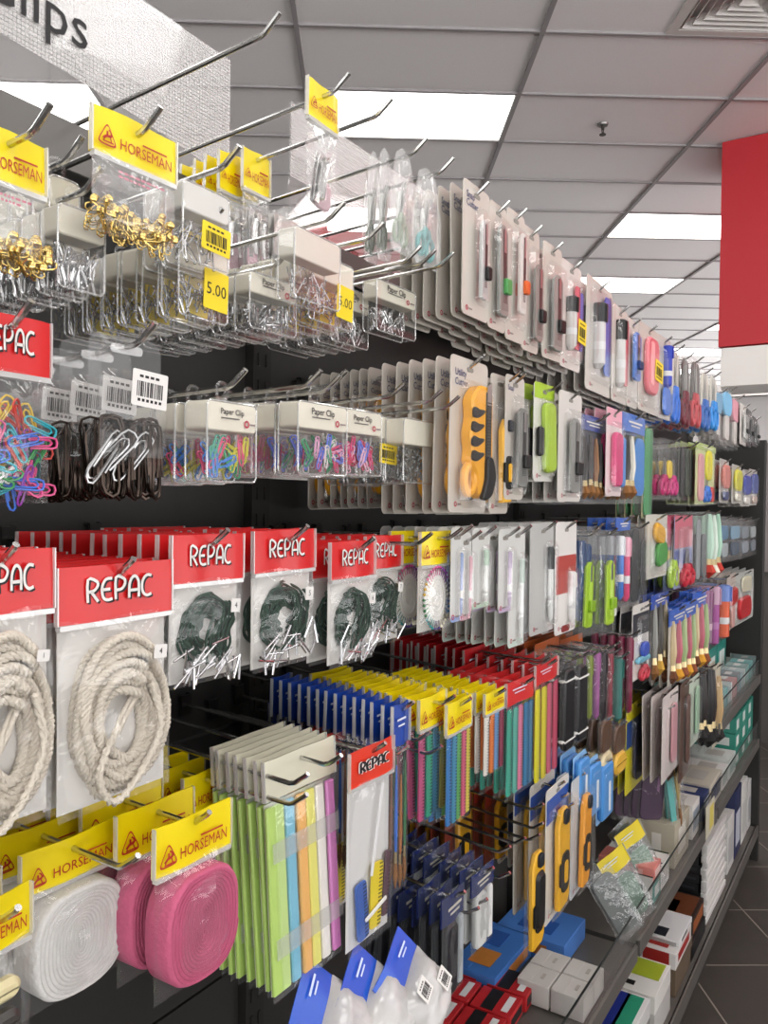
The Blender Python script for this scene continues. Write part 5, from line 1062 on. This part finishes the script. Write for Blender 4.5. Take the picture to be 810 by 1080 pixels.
# cartons along the middle shelf
CP('white carton with black striped lid, touching the tray', 706, 900, SZ, -.29, .085, .15, '#e3e0da', kind='lamp_carton', panels=(('t', -.05, 0, .6, .6, '#b9b4b0'), ('t', -.42, 0, .1, 1, '#20241f'), ('t', .42, 0, .1, 1, '#2a3a20'), ('f', 0, .5, .8, .5, '#c9c4bd')))
u9, z9 = on_plane(706, 900, .49)
carton('second white carton with striped lid, behind the salmon one', u9-.135, -.215, SZ, .085, .15, z9-SZ, '#dedbd5', 'lamp_carton', panels=(('t', -.05, 0, .6, .6, '#bab5b1'), ('t', -.42, 0, .1, 1, '#20241f'), ('s', 0, .5, .7, .4, '#20241f')))
CP('salmon pink carton lying on teal carton', 697, 921, SZ+.056, -.292, .07, .14, '#e08a80', h=.034, kind='salmon_carton', panels=(('s', 0, .5, .6, .5, '#f0c0b6'), ('f', 0, .5, .7, .5, '#f0d2ca')))
CP('teal and white carton under the salmon one', 697, 921, SZ, -.292, .075, .15, '#4f9a90', h=.055, kind='teal_carton', panels=(('s', 0, .5, .6, .5, '#c8d4cc'), ('f', 0, .5, .6, .5, '#e4e8e4')))
for i, (px, py, w, c, c2, d) in enumerate(((738, 840, .10, '#dedad4', '#8a94a0', 'white box just past the beige tray'), (748, 832, .09, '#2f3a68', '#c8ccd8', 'navy box just past the white one'), (761, 812, .20, '#cfc8b8', '#2f3656', 'wide beige topped box with navy front'), (768, 806, .11, '#e4e2de', '#a8b4b0', 'white box following the beige topped box'), (776, 792, .14, '#d8dcd8', '#9ab0a8', 'pale box before the green boxes'))):
    CP(d, px, py, SZ, -.29, w, .15, c, kind='small_box', panels=(('f', 0, .5, .8, .6, c2), ('t', 0, -.1, .5, .4, '#bdb8b0')), group='small boxes along the middle shelf')
k = 0
for L_ in range(3):
    for i in range(3):
        carton('%s green and white box at the shelf end' % ORD[k-1] if k else 'nearest green and white box at the shelf end', 3.36+i*.15, -.21, SZ+L_*.063, .135, .15, .061, '#2f8f7c', 'green_box', panels=(('f', -.2, .5, .4, .6, '#e4e8e4'), ('t', 0, 0, .7, .5, '#dfe8e2'), ('s', 0, .5, .7, .5, '#e4e8e4')), group='green boxes at the end of the middle shelf'); k += 1
# upper short shelf
for i in range(3):
    carton('teal box at the back of the short shelf, %s' % ['nearest', 'middle', 'farthest'][i], 3.20+i*.21, -.10, SU, .19, .15, .15, '#2c8c80', 'teal_box', panels=(('f', 0, .5, .6, .5, '#dfe8e4'), ('s', 0, .5, .5, .5, '#b8d4cc')), group='teal boxes on the short shelf')
t = thing('acrylic_organiser', 'clear acrylic organiser on the short upper shelf', 'organiser', (3.25, -.245, SU+.001))
b = MB(); b.box((0, 0, .002), (.90, .10, .003)); b.build('base', ACRY, t)
for k in range(10): b = MB(); b.box((-.45+.1*k, 0, .045), (.002, .10, .086)); b.build('divider', clear('divider_acrylic', .14, .14, .05), t)
for k in range(9):
    carton('%s slim aqua box in the clear organiser' % (ORD[k-1] if k else 'nearest'), 2.85+.1*k, -.245, SU+.004, .075, .08, .065, ['#4fa8a8', '#d8e4e2', '#5ab0b0', '#e0e4e2', '#c96a6a', '#4fa0a8', '#d8dcda', '#58a8a0', '#4fa8a8'][k], 'slim_box', panels=(('t', 0, 0, .7, .3, '#f0f0ee'), ('s', 0, .5, .6, .4, '#e8ecec')), group='slim boxes in the clear organiser')
# packs hanging above the middle shelf in the far bay
for i, (bx, d, c) in enumerate((((697, 738, 716, 828), 'pink printed card leaning at far tray', '#d8a0a8'), ((716, 724, 728, 826), 'brown long sleeve above the tray', '#6a4a40'), ((727, 718, 737, 790), 'pale green long sleeve', '#a8c8ac'))):
    CD(d, bx, .485, [('strip', .1, .5, .3, .7, {'c': c, 'd': .006})], 2, .025, tilt=-2, name='long_card', col=['#e0d6d2', '#5a4238', '#c8d4c4'][i], logo=False)
for i, (bx, d) in enumerate((((735, 712, 745, 790), 'black make-up brush sleeve, left'), ((744, 706, 754, 795), 'black make-up brush sleeve, right'))):
    SL(d, bx, .485, [('brush', -.15, .5, .3, .92, {'c': '#1c1a1a', 'bristle': '#141212', 'wide': .2}), ('brush', .2, .52, .26, .88, {'c': '#2a2020', 'bristle': '#141212', 'wide': .2})], 2, .024, tilt=-2, name='make_up_brush_pack', seed=240+i)
CD('cream card with dark brush in far bay', (752, 704, 759, 790), .485, [('brush', 0, .55, .4, .8, {'c': '#c8a878', 'bristle': '#1a1616'})], 2, .02, tilt=-2, name='brush_card', col='#d8d0bc', logo=False)
for i, (bx, d) in enumerate((((630, 762, 645, 830), 'brown wrapped brush pack with pale tip'), ((644, 768, 660, 826), 'brown wrapped sponge pack, yellow sponge'))):
    SL(d, bx, .485, [('strip', 0, .3, .7, .5, {'c': '#5a4030', 'd': .01}), ('strip', 0, .74, .7, .4, {'c': ['#d8c8a0', '#e0b040'][i], 'd': .016})], 3, .024, tilt=-2, name='sponge_pack', seed=250+i)
CD('yellow and navy header card', (660, 748, 684, 840), .56, [('strip', 0, .6, .5, .6, {'c': '#2c2a4a', 'd': .008})], 3, .022, tilt=-2, name='header_card_pack', col='#e0d22a', logo=False, panel=[('#2a4a8a', .18, .3)])
for i, (x0, x1, y0, y1, d) in enumerate(((604, 618, 800, 862, 'blue plastic case with white stick, left'), (616, 630, 806, 868, 'blue plastic case with white stick, middle'), (629, 643, 806, 872, 'blue plastic case with white stick, right'))):
    CD(d, (x0, y0, x1, y1), .485, [('strip', -.05, .5, .8, .86, {'c': '#4f94d8', 'd': .012, 'r': .008}), ('strip', .05, .6, .16, .5, {'c': '#eef2f6', 'd': .014})], 3, .024, tilt=-3, name='plastic_case_pack', col='#8fc0ea', logo=False)
CD('red card behind the blue plastic cases', (585, 800, 608, 850), .56, [('strip', 0, .55, .5, .4, {'c': '#5a2020', 'd': .008})], 4, .024, tilt=-3, name='red_card', col='#b82a2c', logo=False)
# bottom deck, in piles
u1, zt = on_plane(730, 967, .49)
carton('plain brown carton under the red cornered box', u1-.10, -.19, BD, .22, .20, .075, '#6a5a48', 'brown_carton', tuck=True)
carton('white and red cornered box under the device carton', u1-.11, -.20, BD+.076, .20, .18, .045, '#e0dcd8', 'red_corner_box', panels=(('s', -.2, .5, .4, .9, '#a82a22'), ('t', -.2, -.1, .4, .5, '#a82a22'), ('f', 0, .5, .7, .5, '#a82a22')))
carton('white and grey device carton on the red cornered box', u1-.085, -.21, BD+.122, .17, .16, zt-BD-.122, '#e4e4e4', 'device_carton', rot=0, panels=(('t', -.3, 0, .3, .5, '#22262e'), ('t', .15, .1, .4, .06, '#3a4150'), ('f', -.1, .35, .4, .5, '#4a4a4c'), ('s', 0, .4, .9, .6, '#a8a6a4')))
u2, zt2 = on_plane(686, 1054, .49)
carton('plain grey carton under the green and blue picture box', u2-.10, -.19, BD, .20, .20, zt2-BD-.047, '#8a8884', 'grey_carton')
carton('green and blue picture box at the bottom edge', u2-.10, -.19, zt2-.045, .20, .20, .045, '#e4e4e2', 'picture_box', panels=(('t', 0, .1, .92, .75, '#24348a'), ('t', 0, -.34, .92, .2, '#2f9a78'), ('s', 0, .5, .9, .7, '#2f9a78'), ('t', .1, .15, .3, .3, '#9a94a0')))
u3, zt3 = on_plane(708, 1018, .49)
carton('white carton under the lime and black box', u3-.09, -.19, BD, .17, .20, zt3-BD-.047, '#c8c6c2', 'white_carton')
carton('lime and white box with black handles', u3-.09, -.19, zt3-.045, .17, .20, .045, '#e8e6e0', 'lime_box', panels=(('t', .2, 0, .5, .9, '#a8b832'), ('t', -.3, .1, .12, .6, '#1c1c1a'), ('s', 0, .5, .7, .5, '#a8b832')))
u4, zt4 = on_plane(745, 945, .49)
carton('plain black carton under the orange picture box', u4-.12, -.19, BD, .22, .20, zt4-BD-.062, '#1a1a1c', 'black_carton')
carton('dark box with glowing orange picture', u4-.12, -.19, zt4-.06, .21, .19, .058, '#2a1c16', 'picture_carton', panels=(('t', 0, 0, .9, .9, '#6a3a20'), ('t', 0, 0, .4, .4, '#e8a848'), ('f', .1, .5, .7, .6, '#a05a30'), ('s', 0, .5, .8, .6, '#8a4a2a')))
for k in range(8):
    carton('%s black flat folder in the stack on the deck' % (ORD[k-1] if k else 'lowest'), u4+.17, -.15, BD+k*.031, .26, .22, .029, '#1b1b1d', 'black_folder', rot=(k % 3-1)*1.2, panels=(('s', 0, .5, .9, .3, '#34343a'),), tuck=False, group='black folders stacked on the bottom deck')
for k in range(13):
    carton('%s white paper pad in the pile before black folders' % (ORD[k-1] if k else 'lowest'), u4+.20+.012*(k % 2), -.278+.003*(k % 3), BD+k*.02, .34, .018, .019, '#e2e0dc', 'paper_pad', rot=(k % 3-1)*.6, tuck=False, group='white paper pads on the bottom deck')
for i, (u, c, h, d) in enumerate(((u4+.52, '#dcdad6', .20, 'white upright box after the folders'), (u4+.68, '#27305a', .26, 'navy upright box with red base'), (u4+.84, '#e0deda', .24, 'tall white box beside the navy one'), (u4+1.0, '#d0d0ce', .2, 'low pale box near the end panel'))):
    carton(d, u, -.20, BD, .14, .16, h, c, 'upright_box', panels=(('s', 0, .55, .6, .3, ['#8a8a8c', '#e0e0e4', '#3a4a7a', '#9a4a4a', '#6a7a9a', '#e8e8e8'][i]), ('t', 0, 0, .5, .5, '#c8c8c6'), ('f', 0, .4, .7, .5, ['#b8b8b8', '#c8ccd8', '#c8c8c4', '#a8a8aa'][i])))
# price card hanging from the middle shelf's rail
x, z = on_plane(747, 862, .472)
t = thing('price_card', 'yellow and white price card clipped to the middle shelf rail', 'price card', (x, -.313, z)); b = MB(); b.prism(rrect(.13, .10, .003), -.001, .001); b.build('card', mat('#cfc8b4', .5), t); b = MB(); b.prism(rrect(.06, .07, .002, .02, 0), -.0016, -.0009); b.build('printed_panel', mat('#d8c860', .5), t)
b = MB(); b.box((0, .001, .05), (.03, .006, .012)); b.build('clip', ACRY, t)

# ------------------------------------------------------------------ light, world, view
wd = bpy.data.worlds.new('world'); SC.world = wd; wd.use_nodes = True; nt = wd.node_tree; bg = nt.nodes['Background']; bg.inputs['Color'].default_value = (.84, .83, .83, 1)
tc = nt.nodes.new('ShaderNodeTexCoord'); sx = nt.nodes.new('ShaderNodeSeparateXYZ'); mr = nt.nodes.new('ShaderNodeMapRange')   # added fill light through the open sides, stronger from below to brighten the ceiling
mr.inputs['From Min'].default_value = -.12; mr.inputs['From Max'].default_value = .06; mr.inputs['To Min'].default_value = WORLD[0]; mr.inputs['To Max'].default_value = WORLD[1]
nt.links.new(tc.outputs['Generated'], sx.inputs[0]); nt.links.new(sx.outputs[2], mr.inputs['Value']); nt.links.new(mr.outputs[0], bg.inputs['Strength'])
SC.view_settings.view_transform = 'Standard'; SC.view_settings.look = 'None'; SC.view_settings.gamma = 1; SC.view_settings.use_curve_mapping = False; SC.view_settings.exposure = EXPO
SC.cycles.transparent_max_bounces = 40; SC.cycles.max_bounces = 7; SC.cycles.diffuse_bounces = 4; SC.cycles.glossy_bounces = 3; SC.cycles.use_denoising = True; SC.cycles.caustics_reflective = False
